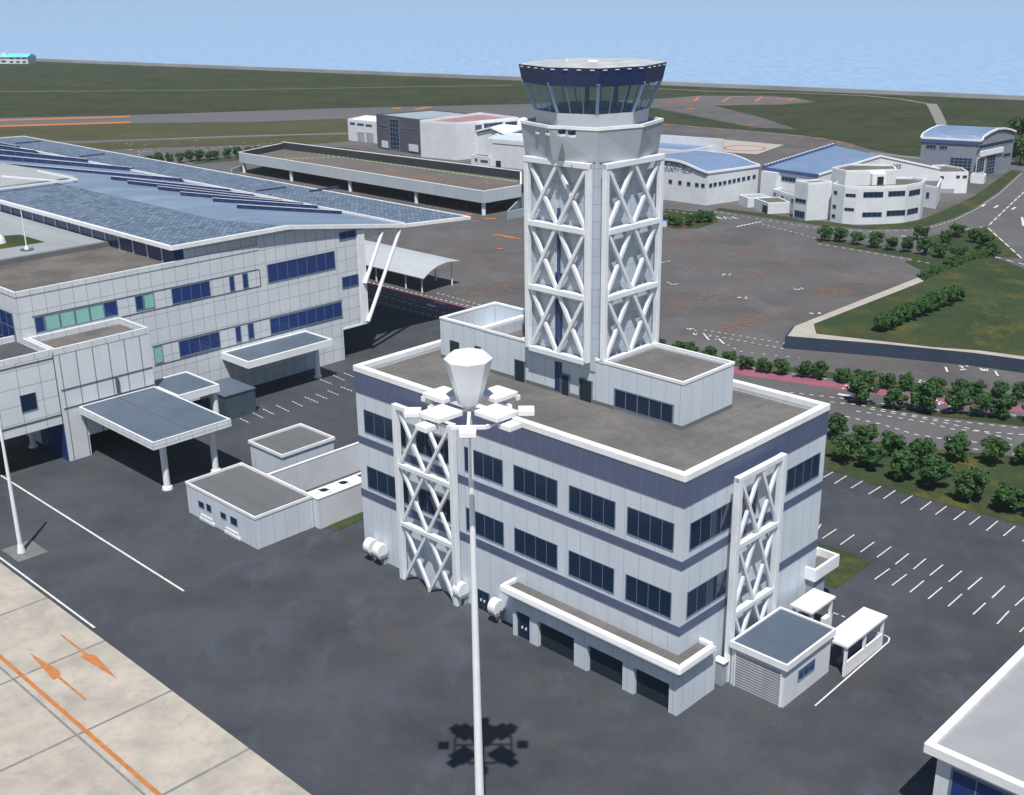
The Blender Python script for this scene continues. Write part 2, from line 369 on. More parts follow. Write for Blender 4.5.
gsheet('grass_belt_car_park', [(822, 434), (870, 441), (934, 449), (1024, 457.6), (1180, 478), (1180, 585), (1024, 525.6), (931, 500.6), (879, 486.8), (826, 469)], mGrass, .05)
gsheet('grass_median', [(838, 400), (933, 412), (1024, 418.5), (1180, 432), (1180, 448), (1024, 427), (933, 416.5), (870, 407.5)], mGrass, .05)
gsheet('grass_verge_lane', [(640, 352), (757, 362.5), (851, 375), (940, 388), (1024, 396), (1180, 410), (1180, 420), (1024, 402.5), (940, 394.5), (851, 381), (757, 368), (640, 357)], mGrass, .05)
gsheet('grass_verge_curve', [(714, 210), (765, 217), (816, 225), (870, 229.4), (910.6, 228.6), (930, 225.6), (954, 218), (975, 207.6), (997.8, 192.5), (1022, 171), (1011, 170), (975, 195.6), (954, 206), (921, 219.6), (900, 223.5), (860, 226), (816, 220.5), (765, 214), (720, 208)], mGrass, .05)
gsheet('grass_verge_lot', [(817, 238), (870, 245.5), (934, 257), (950, 260), (934, 262), (870, 251), (817, 242)], mGrass, .05)
gsheet('grass_by_hangar', [(658, 208), (716, 214), (718, 222), (698, 228.5), (673, 228.5), (655, 223)], mGrass, .05)
gsheet('grass_island', [(925, 237), (966, 230.5), (986, 227), (1023, 259), (994, 256), (960, 264), (925, 272), (905, 262), (930, 250)], mGrass, .05)
gsheet('lawn_by_tower', [(815, 542), (874, 561.6), (835.7, 589.4), (812, 579)], mGrass, .05)
gsheet('lawn_by_yard', [(328, 525), (345, 519), (372, 504), (372, 514), (345, 528.5), (334, 531)], mGrass, .05)
# roads
gsheet('service_road', [(365, 280), (440, 300), (600, 335), (745, 364), (846, 380), (940, 396), (1024, 403), (1180, 415), (1180, 478), (1024, 458), (934, 449.5), (870, 441.5), (829, 434), (740, 398), (600, 362), (452, 323), (365, 302)], mRoad, .03)
gsheet('curved_road', [(700, 216), (765, 219.5), (816, 227.5), (870, 230.5), (911, 230), (931, 227), (955, 219.5), (976, 209), (999, 193.5), (1024, 172), (1180, 120), (1180, 290), (1024, 262), (986, 227), (966, 231), (925, 238), (935, 256), (880, 244), (817, 237), (700, 219)], mRoad, .03)
gsheet('pink_lane', [(345, 277), (366, 282.3), (460, 305.8), (600, 338), (740, 367.8), (846.8, 384), (940, 399), (1024, 406), (1180, 420), (1180, 428), (1024, 413), (940, 405), (842.6, 390), (740, 375), (600, 344), (460, 310.7), (366, 286), (345, 281)], mPinkL, .045)
gsheet('taxiway', [(-260, 123.5), (132, 115.5), (260, 111), (341, 108.5), (523, 104.5), (647, 100), (700, 96), (764, 96), (795, 98), (815, 102), (780, 104.5), (715, 105.2), (640, 108), (560, 118), (341, 118.5), (260, 121.5), (131, 123), (-260, 134)], mStrip, .03)
gsheet('helipad_slab', [(722, 139.5), (784, 145), (757, 154.5), (720, 152)], mPale, .06)
gsheet('coast_path', [(925.8, 103.8), (936.5, 104), (940, 109), (947, 124), (937, 126), (929, 109)], mPath, .08)
m = MB()
for pl_, w in (([(0, 91.5), (138, 90.8), (260, 89.4), (350, 87.8), (512, 85.2)], 1.6), ([(647, 88), (715, 91.5), (800, 93), (865, 95.6), (900, 99), (930, 104)], 2.0),
               ([(-100, 146), (0, 143), (80, 141.8), (230, 136.6), (349, 133.3)], 2.2), ([(868, 152.5), (925, 159), (1012, 163), (1060, 168)], 3.0)):
    m.ribbon([at(*p, .09) for p in pl_], w)
struct(m.build('footpaths', mPath, None, Vector((0, 0, .09))))
# retained lawn
h0 = hgt(787.7, 336, at(787.7, 349.5)); HM = 2.0
def mp(x, y, z=HM): return at(x, y, z)
outer = [mp(787.7, 336), mp(795, 326), mp(918, 277.5)]
front = [mp(880, 343.5), mp(975.7, 353), mp(1024, 359.5), mp(1200, 384)]
inner = [(813.5, 324), (816.3, 333.7), (880, 341), (934, 347.2), (980, 350.5), (1024, 356.4), (1200, 380)]
top_in = [mp(*p) for p in inner]
m = MB(); m.sheet([Vector((p.x, p.y, HM)) for p in [outer[0]]+outer[1:]+[mp(924, 281)]+top_in+list(reversed(front))])
struct(m.build('retained_footpath', mPale, None, Vector((*outer[0].xy, HM))))
lawn = top_in+[mp(1200, 300), mp(1024, 268), mp(1000, 259), mp(975, 256), mp(950, 265), mp(924, 281)]
m = MB(); m.sheet([Vector((p.x, p.y, HM-.03)) for p in lawn])
struct(m.build('retained_lawn', mGrass, None, Vector((*lawn[0].xy, HM-.03))))
m = MB()
pts = [outer[1], outer[0]]+front
for a, b in zip(pts[:-1], pts[1:]):
    t = (b-a).to_2d().normalized(); n = Vector((-t.y, t.x, 0))*.4
    if n.y < 0: n = -n
    m.hexa([Vector((p.x, p.y, 0)) for p in (a, b, b+n, a+n)], [Vector((p.x, p.y, HM-.05)) for p in (a, b, b+n, a+n)])
a, b = outer[1], mp(1000, 250)
m.hexa([Vector((p.x, p.y, 0)) for p in (outer[1], outer[2], outer[2]+Vector((.4, 0, 0)), outer[1]+Vector((.4, 0, 0)))], [Vector((p.x, p.y, HM-.06)) for p in (outer[1], outer[2], outer[2]+Vector((.4, 0, 0)), outer[1]+Vector((.4, 0, 0)))])
tag(m.build('retaining_wall', mBlueW), 'long dark blue retaining wall holding up the lawn beside the road', 'retaining wall')
# sea wall
m = MB()
for a, b in zip(coast[:-1], coast[1:]):
    t = (b-a).to_2d().normalized(); n = Vector((-t.y, t.x, 0))*6
    m.hexa([a-n*.5+Vector((0, 0, -3)), b-n*.5+Vector((0, 0, -3)), b+n+Vector((0, 0, -3)), a+n+Vector((0, 0, -3))], [a-n*.3+Vector((0, 0, 1.6)), b-n*.3+Vector((0, 0, 1.6)), b+n*.2+Vector((0, 0, 1.6)), a+n*.2+Vector((0, 0, 1.6))])
tag(m.build('sea_wall', M('sea_wall_concrete', (.25, .25, .25), (.17, .17, .175), .03, .9)), 'low grey concrete sea wall running along the shore', 'sea wall')
# ---------------- markings
mw, mo, mg = MB(), MB(), MB()
def seg(mb, pts, w, z=.1): mb.ribbon([at(*p, z) for p in pts], w)
def dash(mb, pts, w, on, gap, z=.1):
    P = [at(*p, z) for p in pts]; acc = 0; state = True; 
    for a, b in zip(P[:-1], P[1:]):
        L = (b-a).length; t = (b-a)/L; s = 0
        while s < L:
            e = min(L, s+(on if state else gap)-acc)
            if state: mb.ribbon([a+t*s, a+t*e], w)
            if e < L or e-s+acc >= (on if state else gap)-1e-6: acc = 0; state = not state
            else: acc = e-s+acc
            s = e+1e-6
def cr(ox, oy, s, l): return [(ox+x/s, oy+y/s) for x, y in l]
lots = [[(300, 352), (335, 332)], [(340, 374), (385, 345)], [(400, 390), (442, 364)], [(463, 412), (508, 384)], [(517, 428), (560, 398)], [(580, 445), (622, 417)], [(650, 468), (690, 438)], [(705, 485), (745, 455)], [(770, 505), (812, 473)], [(827, 523), (866, 492)], [(888, 543), (930, 508)], [(950, 562), (992, 527)], [(1018, 583), (1060, 548)],
 [(297, 572), (348, 538)], [(362, 594), (412, 558)], [(434, 621), (485, 584)], [(494, 640), (545, 602)], [(560, 664), (608, 626)], [(625, 683), (670, 645)], [(684, 705), (732, 666)], [(752, 728), (800, 688)], [(823, 753), (872, 712)], [(910, 784), (955, 742)], [(280, 540), (292, 520)],
 [(485, 719), (540, 680)], [(548, 741), (601, 701)], [(612, 766), (663, 724)], [(680, 788), (728, 748)]]
for l in lots: seg(mw, cr(740, 380, 3.606, l), .13)
for l in [[(725, 115), (770, 80)], [(942, 607), (955, 596.5)]]: pass
for l in [[(948, 606.5), (962, 594)], [(968, 589.5), (979, 579.5)], [(992, 598), (1004.5, 586)], [(1015, 605.7), (1026, 596)], [(973, 614.6), (985.6, 603)], [(997, 624), (1009, 611)], [(1019.7, 632), (1030, 622)], [(928, 599), (942, 587.4)]]: seg(mw, l, .13)
for l in [[(0, 540), (72, 575)], [(100, 495), (190, 540)], [(180, 465), (272, 510)], [(285, 435), (385, 485)], [(410, 405), (495, 445)], [(510, 370), (615, 415)], [(600, 350), (685, 385)], [(690, 320), (775, 355)], [(795, 290), (885, 325)], [(630, 230), (725, 270)], [(735, 200), (825, 240)], [(820, 182), (895, 213)]]:
    dash(mw, cr(240, 350, 7.877, l), .16, .5, .22)
def segG(mb, pts, w, z=.1): mb.ribbon([G(u, v, z) for u, v in pts], w)
segG(mw, [(95, -16.82), (44.63, -16.82)], .22); segG(mw, [(80, -25.8), (44.6, -25.8)], .2)
segG(mo, [(90, -33.6), (-10, -33.6)], .34)
seg(mw, [(815, 706), (888.5, 642), (889.5, 638), (884, 635)], .14)
dash(mw, [(833, 613), (845, 617)], .14, .5, .3)
for (u0, v0, u1) in ((45.72, -28.4, 35.69), (34.78, -31.62, 44.96)):
    s = 1 if u1 > u0 else -1; L = abs(u1-u0)
    mo.sheet([G(u0, v0-.08, .1), G(u0+s*L*.46, v0-.1, .1), G(u0+s*L*.46, v0-.48, .1), G(u1, v0, .1), G(u1-s*L*.46, v0+.48-.0, .1), G(u0+s*L*.46, v0+.12, .1), G(u0, v0+.08, .1)])
dash(mw, [(367, 292), (449, 314), (520, 331)], .3, .8, .9); dash(mw, [(367, 299), (440, 318)], .25, .7, .9)
dash(mw, [(364, 281), (462, 304.5), (500, 313)], .35, .5, .8); dash(mw, [(366, 288), (450, 309)], .25, .5, .8)
dash(mw, [(437, 293), (488, 307)], .25, .6, .8); seg(mw, [(427, 304), (435, 307)], .7); seg(mw, [(434, 301.5), (446, 304.5)], .5); seg(mw, [(352, 297), (372, 300)], .5)
for pl_, on, gp in (([(740, 390), (765, 390), (830, 397), (930, 409.5), (1020, 415.6), (1100, 421)], 1.0, 1.2), ([(830, 402), (860, 405), (933, 419), (1020, 428), (1100, 436)], 1.0, 1.2),
                    ([(856, 411), (930, 423), (951, 429), (1020, 434.5), (1100, 443)], 1., 1.2), ([(845.4, 416.5), (880, 424), (917, 435), (960, 441), (1024, 446)], 1., 1.2),
                    ([(737, 365.5), (846, 382.2)], .8, 1.1), ([(870, 409), (920, 418), (951, 424), (1018, 441)], 1., 1.2), ([(960, 447), (1014, 454.5), (1100, 463)], 1., 1.4),
                    ([(704, 330), (788, 344)], .8, 1.2), ([(709, 335), (785, 349)], .8, 1.2), ([(703, 333), (742, 352), (800, 358)], .7, 2.2)):
    dash(mw, pl_, .24, on*.6, gp*.62)
seg(mw, [(838, 394), (868, 399)], .7); seg(mw, [(704, 334), (709, 340)], .3); seg(mw, [(719, 339), (724, 344)], .3)
for p in [(868, 386), (912, 391), (920, 382), (950, 404), (846, 387), (909, 399), (940, 402), (975, 410), (963, 368), (983, 370)]: 
    for _ in range(5):
        q = (p[0]+random.uniform(-4, 4), p[1]+random.uniform(-2, 2)); seg(mw, [q, (q[0]+random.uniform(1, 3), q[1]+.3)], .5)
seg(mw, [(945.5, 367), (947.5, 372)], .3); seg(mw, [(995, 371), (998, 376)], .3); seg(mw, [(962, 369), (966, 369.6)], .5); seg(mw, [(981, 370), (985, 370.7)], .5)
dash(mw, [(662, 209.5), (700, 215), (716, 212), (765, 219.8), (816, 228.2), (870, 231.3), (911, 230.3), (931, 227.3), (955, 219.7), (976, 209.3), (999, 193.8), (1022, 173)], .28, .9, 1.1)
dash(mw, [(818, 243.8), (870, 252.5), (934, 264)], .28, .8, 1.1); dash(mw, [(762, 224), (817, 238.5)], .28, .8, 1.1)
dash(mw, [(1024, 192), (1010, 205), (988, 226)], .32, 4, 1.5); dash(mw, [(988, 228), (1023, 259.5)], .32, 4, 1.2); dash(mw, [(995, 257), (1024, 264.5), (1080, 277)], .4, 1.5, 1.5)
dash(mw, [(966, 229.5), (986, 226.2)], .3, 1, 1.2)
for p in [(983, 205.5), (996, 206.7), (1013.5, 208.5)]: seg(mw, [(p[0]-1.6, p[1]+1), (p[0]+2, p[1]-1.2)], .6)
seg(mw, [(1022, 217), (1023.5, 226)], .5); seg(mw, [(901, 236), (906, 236.3)], .6)
for i in range(9): seg(mw, [(716+i*2.6, 216.5+(i % 3)*.9), (718.4+i*2.6, 218.0+(i % 2))], .3)
for i in range(7): seg(mw, [(737+i*3.6, 227.2-i*.8), (739.5+i*3.6, 225.6-i*.7)], .35)
for c in [(663, 262), (671.5, 283.6), (725, 274.6), (742, 297.5), (798, 288.6), (814, 313.5), (691, 329.5), (694, 334)]:
    for _ in range(6):
        q = (c[0]+random.uniform(-5, 5), c[1]+random.uniform(-1, 1)); seg(mw, [q, (q[0]+random.uniform(1, 2.6), q[1])], .45)
# orange dashes scattered along the bays of the big lot
def streak(pts, n, sx, sy, mb=mo, s0=.3, s1=.75):
    for _ in range(n):
        k = random.uniform(0, len(pts)-1.001); i = int(k); f = k-i
        sc = 1 if random.random() < .55 else 2.4
        x = pts[i][0]*(1-f)+pts[i+1][0]*f+random.gauss(0, sx*sc*.5); y = pts[i][1]*(1-f)+pts[i+1][1]*f+random.gauss(0, sy*sc*.5)
        p = at(x, y, .1); a = random.choice((0, 0, 0, 1.57)); l = random.uniform(s0, s1); w = random.uniform(.5, .8)*min(l, .5)
        d = EV*math.cos(a)+EU*math.sin(a); mb.ribbon([p-d*l/2, p+d*l/2], w)
for l in [[(80, 265), (300, 215)], [(190, 345), (400, 290), (520, 250)], [(390, 395), (550, 355), (800, 295)], [(690, 440), (800, 432), (1020, 350)], [(80, 510), (250, 450), (370, 440)], [(320, 590), (440, 545), (620, 498)]]:
    streak(cr(640, 180, 3.938, l), 380, 15, 5.6, mo, .13, .27)
for l in [[(0, 390), (280, 330)], [(40, 470), (260, 460), (430, 420)], [(160, 630), (330, 600), (490, 570)], [(0, 100), (170, 85), (240, 60)]]:
    streak(cr(440, 190, 6.12, l), 240, 13, 5, mo, .13, .28)
streak([(262, 172), (330, 182), (440, 200), (470, 206)], 160, 10, 4)
streak([(660, 215), (690, 232)], 40, 8, 4)
for a, b, w in [((492, 235), (503, 235), 1.2), ((503, 236), (514, 238), 1.5), ((484, 219), (496, 218.6), 1.2), ((462, 214.6), (474, 214.6), 1), ((497, 248.6), (503, 249), 1), ((470, 222), (479, 221), .8), ((514, 238.5), (521, 239), .8)]: seg(mo, [a, b], w)
for a, b in [((0, 120.3), (131, 116.6)), ((0, 126.2), (131, 122.2))]: seg(mo, [a, b], 6); seg(mo, [(-200, a[1]+5), a], 6)
for a, b, w in [((392, 108.3), (401, 108.2), 5), ((415, 109.5), (430, 107), 4), ((416, 112.5), (424, 111.8), 4), ((660, 103), (695, 102), 1.6), ((668, 100.5), (700, 100.5), 1.6), ((694, 101), (699, 96.8), 1.5), ((722, 101.8), (730, 97.2), 1.5), ((755, 101.5), (762, 97), 1.5), ((787, 101), (794, 98.6), 1.5), ((711, 105.2), (765, 103.2), 1.2), ((770, 103), (800, 101.5), 1.2), ((729, 97), (745, 96.8), 2), ((760, 98), (800, 99.5), 2), ((745, 125), (756, 124), 1.5), ((687, 109), (694, 108.4), 3)]: seg(mo, [a, b], w)
dash(mo, [(662, 124.5), (700, 127.5), (752, 132), (800, 136), (827, 139.5), (845, 143.5), (852, 147)], 1.2, 5, 6)
dash(mo, [(795, 140), (812, 144), (812, 148), (790, 152)], .6, 2, 3); streak([(700, 131), (760, 138), (800, 146)], 60, 20, 3, mo, .8, 1.6)
c0 = at(745, 148, .12)
for i in range(28):
    a0, a1 = i*2*math.pi/28, (i+1)*2*math.pi/28
    r = 6.6; mo.ribbon([c0+Vector((math.cos(a0)*r, math.sin(a0)*r, 0)), c0+Vector((math.cos(a1)*r, math.sin(a1)*r, 0))], .7)
streak([(130, 149), (160, 153), (215, 149), (270, 144)], 60, 16, 4, mw, .6, 1.5); streak([(130, 149), (200, 151), (290, 142)], 16, 10, 4, mo, 1.5, 4)
streak([(520, 118), (522, 124)], 1, 1, 1)
struct(mw.build('white_markings', mLineW, None, Vector((0, 0, .1)))); struct(mo.build('orange_markings', mLineO, None, Vector((0, 0, .1))))
# ------------------------------------------------------------------ operations building (below the tower)
ops = thing('operations_building', 'wide four-storey grey and slate-blue building directly below the control tower', 'building', G(19, 10))
FL = Face(G(0, 0), G(1, 0)); FR = Face(G(0, 0), G(0, 1))
LU, LV, ZT, ZD = 38.4, 20.4, 19.74, 18.9
m = MB(); m.box(0, LU, 0, LV, 0, ZD)
m.build('wall', mWall, ops)
m = MB(); parapet_ring(m, rect(0, LU, 0, LV), .5, ZD-.001, ZT-.6); m.build('parapet', mWall, ops)
m = MB(); parapet_ring(m, rect(-.1, LU+.1, -.1, LV+.1), .62, ZT-.6, ZT); m.build('coping', mCap, ops, bevel=.06)
m = MB(); m.box(.5, LU-.5, .5, LV-.5, ZD, ZD+.03); m.build('roof', mRoof, ops)
def band(z0, z1, d=.05):
    m = MB(); FL.box(m, -d, LU+d, .004, d, z0, z1); FR.box(m, 0, LV+d, .004, d+.002, z0+.001, z1-.001); return m.build('blue_band', mBand, ops)
band(17.09, 19.14-.003); band(11.92, 12.64); band(6.27, 7.04)
for z0, z1 in ((13.2, 15.58), (7.42, 9.74)):
    for i, (a, b) in enumerate(((37.35, 31.3), (29.9, 24.9), (23.5, 18.75), (17.5, 12.5), (11.28, 6.43), (5.28, .78))):
        window(ops, FL, a, b, z0, z1, n=4, fw=.07, proud=.05)
window(ops, FR, .84, 6.3, 13.2, 15.55, fw=.07, proud=.05); window(ops, FR, 7.2, 9.9, 13.2, 15.55, n=2, fw=.07, proud=.05); window(ops, FR, 14.3, 19.6, 13.35, 15.6, fw=.07, proud=.05)
window(ops, FR, .84, 6.15, 7.4, 9.72, fw=.07, proud=.05)
truss(ops, FL, 23.7, 31.75, 0, 17.8, 3, .95, post=.55, beam=.46, dia=.27)
truss(ops, FR, 5.4, 12.1, 0, 18.05, 3, .95, post=.55, beam=.46, dia=.27)
# double door and wall vents
def dbl(root, F, a0, a1, z1, name='double_door'):
    m = MB(); F.box(m, a0, (a0+a1)/2-.03, .004, .05, .02, z1); F.box(m, (a0+a1)/2+.03, a1, .004, .05, .02, z1)
    d = m.build(name, mGlass, root)
    m = MB(); F.box(m, a0-.08, a0, .005, .09, 0, z1+.08); F.box(m, a1, a1+.08, .005, .09, 0, z1+.08); F.box(m, a0, a1, .006, .088, z1, z1+.08); m.build('door_frame', mMull, d)
    m = MB()
    for s in (-.22, .22): F.box(m, (a0+a1)/2+s-.05, (a0+a1)/2+s+.05, .05, .16, .95, 1.15)
    m.build('door_handle', mWhite, d)
dbl(ops, FL, 20.75, 22.3, 2.0)
def hood(uc, zc=1.6):
    m = MB(); n = 20; r = .78; w = .42
    for s in (0,):
        A, B = [], []
        for i in range(n):
            a = 2*math.pi*i/n
            y = -.72+r*math.cos(a)*.9; z = zc+r*math.sin(a)
            y = min(y, -.03)
            A.append(G(uc-w, y, z)); B.append(G(uc+w, y, z))
        m.add(A+B, [tuple(reversed(range(n))), tuple(range(n, 2*n))]+[(i, (i+1) % n, (i+1) % n+n, i+n) for i in range(n)])
    h = m.build('vent_hood', mWhite, ops, bevel=.04)
    m = MB(); m.box(uc-w-.015, uc+w+.015, -1.2, -.15, zc-.72, zc-.40); m.build('vent_grille', M('grille_grey', (.3, .29, .28), None, 2, .5), h)
    m = MB(); m.box(uc-.28, uc+.28, -.5, -.02, .0, zc-.6); m.build('vent_duct', mDeckW, h)
for u in (36.55, 35.15, 23.75, 19.2): hood(u)
m = MB(); m.cyl(G(LU+.25, 2.2, 15.2), G(LU+.25, 2.2, 8), .09, .09, 8); m.cyl(G(LU+.3, 2.2, 15.0), G(LU+.3, 2.2, 15.6), .3, .22, 10); m.build('wall_pipe', mWhite, ops)
# ground-floor garage wing wrapped round the near corner
FA = Face(G(0, -1.15), G(1, -1.15)); FB = Face(G(-.9, 0), G(-.9, 1))
m = MB()
zl = 2.55
for a, b in ((14.7+1.6, 16.7), (13.75, 14.7), (8.2, 9.65), (3.35, 4.5), (-.9, -.1)): m.box(a, b, -1.15, -.02, 0, zl)
m.box(-.9, 16.7, -1.15, -.02, zl, 3.95); m.box(-.9, -.02, -.02, 3.9, 0, 3.95)
wing = m.build('garage_wing', mWall, ops)
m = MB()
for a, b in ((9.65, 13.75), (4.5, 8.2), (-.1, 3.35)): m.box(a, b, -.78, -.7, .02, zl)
m.build('garage_bay_panel', mDoorway, wing)  # near-black panels stand in for the shade inside the open bays
dbl(wing, Face(G(0, -.9), G(1, -.9)), 14.72, 16.28, zl-.15)
m = MB(); m.box(-1.3, 17.2, -1.6, -.012, 3.95, 4.55); m.box(-1.3, -.012, -.012, 2.7, 3.95, 4.55); m.build('wing_roof', mRoof, wing)
m = MB()
m.hexa([G(-1.2, -1.55, 3.95), G(17.3, -1.55, 3.95), G(17.6, -1.95, 4.3), G(-1.6, -1.95, 4.3)], [G(-1.15, -1.45, 4.98), G(17.4, -1.45, 4.98), G(17.6, -1.85, 4.9), G(-1.55, -1.85, 4.9)])
m.hexa([G(-1.2, -1.55, 3.951), G(-1.2, 3.4, 3.951), G(-1.6, 2.9, 4.3), G(-1.6, -1.95, 4.3)], [G(-1.15, -1.45, 4.981), G(-1.15, 2.8, 4.981), G(-1.55, 2.6, 4.9), G(-1.55, -1.85, 4.9)])
m.box(17.2, 17.55, -1.6, -.01, 4.1, 4.95); m.box(-1.25, -.02, 2.6, 2.95, 4.1, 4.95)
m.build('rounded_eave', mWhite, wing, bevel=.12)
# side entrance with balcony roof
m = MB(); m.box(-.7, 1.4, 18.95, 21.0, 0, 3.7); m.box(.1, 1.3, 20.3, 22.5, 0, 3.7)
e = m.build('entrance_porch', mDeckW, ops)  # blue-grey wall colour carries the shade below the porch roof
m = MB(); m.box(-.74, .99, 18.96, 22.59, 3.77, 4.2); m.build('porch_roof', mRoof, e)
m = MB(); parapet_ring(m, rect(-1.0, 1.25, 18.7, 22.85), .25, 3.75, 4.9); m.box(-.75, 1.0, 18.95, 22.6, 3.65, 3.76); m.build('porch_parapet', mWhite, e)
# penthouse
ph = 8.8
FP = Face(G(0, ph), G(1, ph)); FPR = Face(G(6.75, 0), G(6.75, 1))
m = MB(); m.box(6.75, 15.2, ph, 16, ZD+.03, 22.6); parapet_ring(m, rect(6.75, 15.19, ph, 16), .2, 22.601, 22.84); m.box(15.2, 25, ph+.003, 16.4, ZD+.03, 21.8); m.box(25, 30, ph+.001, 16.2, ZD+.03, 21.8)
for b in ((30, 35.85, ph+.002, ph+.32), (30, 35.85, 16.1, 16.4), (35.55, 35.85, ph+.32, 16.1)): m.box(*b, ZD+.03, 22.9)
parapet_ring(m, rect(15.2, 30, ph+.004, 16.15), .18, 21.801, 22.86)
m.box(30.0, 35.5, 13.0, 16.1, ZD+.03, 20.9); m.box(32.2, 32.45, ph+.33, 13, ZD+.04, 21.8)
pw = m.build('penthouse', mWall, ops)
m = MB(); parapet_ring(m, rect(6.7, 15.2, ph-.05, 16.05), .22, 22.84, 23.08); parapet_ring(m, rect(24.9, 30.05, ph-.05, 16.3), .2, 22.86, 23.06)
parapet_ring(m, rect(30.1, 35.9, ph-.05, 16.45), .38, 22.9, 23.06); m.box(15.2, 24.9, ph-.05, ph+.2, 22.86, 23.07)
m.build('penthouse_coping', mCap, pw)
m = MB(); m.box(6.95, 15.0, ph+.2, 15.8, 22.6, 22.66); m.box(15.4, 29.85, ph+.2, 16.0, 21.81, 21.85); m.build('penthouse_roof', mRoof, pw)
m = MB(); FP.box(m, 6.75, 35.85, .004, .06, ZD+.031, ZD+.38); FPR.box(m, ph, 16, .004, .06, ZD+.031, ZD+.378); m.build('plinth', M('plinth_grey', (.16, .17, .18), None, .6, .8), pw)
window(pw, FP, 7.6, 13.9, ZD+.02, 20.95, n=5, proud=.1)
for a, b, z1 in ((24.45, 25.65, 20.95), (19.05, 19.9, 20.85), (16.4, 17.75, 20.9)):
    m = MB(); FP.box(m, a, b, .004, .1, ZD+.04, z1); d = m.build('door', mBlack, pw)
    m = MB(); FP.box(m, a-.07, a, .005, .13, ZD+.04, z1+.07); FP.box(m, b, b+.07, .005, .13, ZD+.04, z1+.07); FP.box(m, a, b, .006, .129, z1, z1+.07); m.build('door_frame', mMull, d)
for a, b, z0, z1 in ((33.2, 34.5, 19.6, 21.0), (30.2, 31.0, 20.5, 21.15)):
    m = MB(); FP.box(m, a, b, .004, .05, z0, z1); m.build('wall_opening', mBlack, pw)
# ------------------------------------------------------------------ control tower
tw = thing('control_tower', 'tall white cross-braced airport control tower with a glazed octagonal cab', 'control tower', G(20.1, 13.1, ZD+.03))
cu, cv = 20.1, 12.75; hs = 4.05
m = MB(); m.box(cu-hs, cu+hs, cv-hs, cv+hs, 21.9, 39.9); m.build('shaft', mTower, tw)
m = MB(); FS = Face(G(cu-hs, cv-hs), G(cu+hs, cv-hs))
FS.box(m, 3.75, 4.5, .004, .12, 23.0, 30.0); FS.box(m, 3.98, 4.28, .004, .12, 30.0, 35.6); m.build('blue_stripe', mNavy, tw)
m = MB(); FP.box(m, 19.95, 20.7, .004, .1, ZD+.3, 22.5); m.build('blue_stripe', mNavy, tw)
TL = Face(G(cu-hs, cv-hs), G(cu+hs, cv-hs)); TR = Face(G(cu-hs, cv-hs), G(cu-hs, cv+hs))
truss(tw, TL, .25, 7.6, 22.75, 39.75, 3, .5, post=.46, beam=.5, dia=.29, foot=True)
truss(tw, TR, .05, 7.8, 22.75, 39.75, 3, .7, post=.46, beam=.5, dia=.29, foot=True)
def octo(rc, ra, z):
    out = []
    for i in range(8):
        a = i*math.pi/4; r = ra if i % 2 == 0 else rc
        out.append(G(cu+math.cos(a)*r, cv+math.sin(a)*r, z))
    return out
def frust(mb, p0, p1):
    n = len(p0); mb.add(p0+p1, [tuple(reversed(range(n))), tuple(range(n, 2*n))]+[(i, (i+1) % n, (i+1) % n+n, i+n) for i in range(n)]); return mb
m = MB(); frust(m, octo(5.7, 5.0, 39.76), octo(6.05, 5.5, 42.35)); box_ = m.build('observation_box', M('smooth_grey_panel', (.42, .46, .51), (.37, .41, .46), .3, .45, streak=.15), tw)
m = MB(); A = octo(6.1, 5.55, 0); parapet_ring(m, A, .25, 42.36, 42.6); m.build('box_coping', mCap, box_)
FO = Face(G(cu, cv-5.4), G(cu+4.2, cv-4.15))
for x, y in ((538, 131.5), (548, 132.6), (560, 133.8), (570, 134.8)):
    a, z = FO.px(x, y)
    m = MB(); FO.box(m, a-.22, a+.22, -.4, .05, z-.02, z+.36); v = m.build('vent', mGlass, box_)
    m = MB(); FO.box(m, a-.24, a+.24, -.4, .12, z-.2, z-.02); m.build('vent_sill', mWhite, v)
m = MB(); frust(m, octo(4.75, 4.35, 42.3), octo(4.85, 4.45, 43.5)); m.build('cab_base', M('cab_base_grey', (.50, .53, .57), (.45, .48, .52), .5, .5), tw)
m = MB(); A = octo(4.75, 4.35, 43.501); B = octo(5.85, 5.45, 46.0)
n = 8
m.add(A+B, [(i, (i+1) % n, (i+1) % n+n, i+n) for i in range(n)]); m.build('cab_glazing', mCab, tw)
m = MB()
for i in range(8):
    m.beam(A[i], B[i], .26, .22)
    for k in (1, 2):
        f = k/3; m.beam(A[i].lerp(A[(i+1) % 8], f), B[i].lerp(B[(i+1) % 8], f), .09, .09)
m.build('cab_mullion', M('cab_blue_bar', (.22, .36, .53), None, 1, .4), tw)
m = MB(); frust(m, octo(3.6, 3.3, 43.51), octo(3.6, 3.3, 43.85)); m.build('control_desk', M('desk_blue', (.03, .06, .12), None, 1, .5), tw)
m = MB(); frust(m, octo(4.7, 4.3, 43.502), octo(4.7, 4.3, 43.508)); m.build('cab_floor', M('cab_floor', (.09, .19, .32), None, 1, .6), tw)
m = MB(); m.cyl(G(cu+1.6, cv+1.2, 43.51), G(cu+1.6, cv+1.2, 46), .2, .2, 10); m.cyl(G(cu-1.6, cv+1.2, 43.51), G(cu-1.6, cv+1.2, 46), .2, .2, 10); m.build('cab_column', mMull, tw)
m = MB(); frust(m, octo(5.9, 5.5, 45.75), octo(6.2, 5.75, 47.2)); 
m.build('roof_band', M('band_navy', (.016, .034, .105), (.013, .028, .09), .5, .4), tw)
m = MB(); frust(m, octo(6.05, 5.6, 47.202), octo(5.9, 5.45, 47.28)); frust(m, octo(5.6, 5.1, 47.281), octo(1.2, 1.1, 47.36)); m.build('cab_roof', M('cab_roof_white', (.48, .50, .51), (.33, .35, .36), .6, .6), tw)
m = MB()
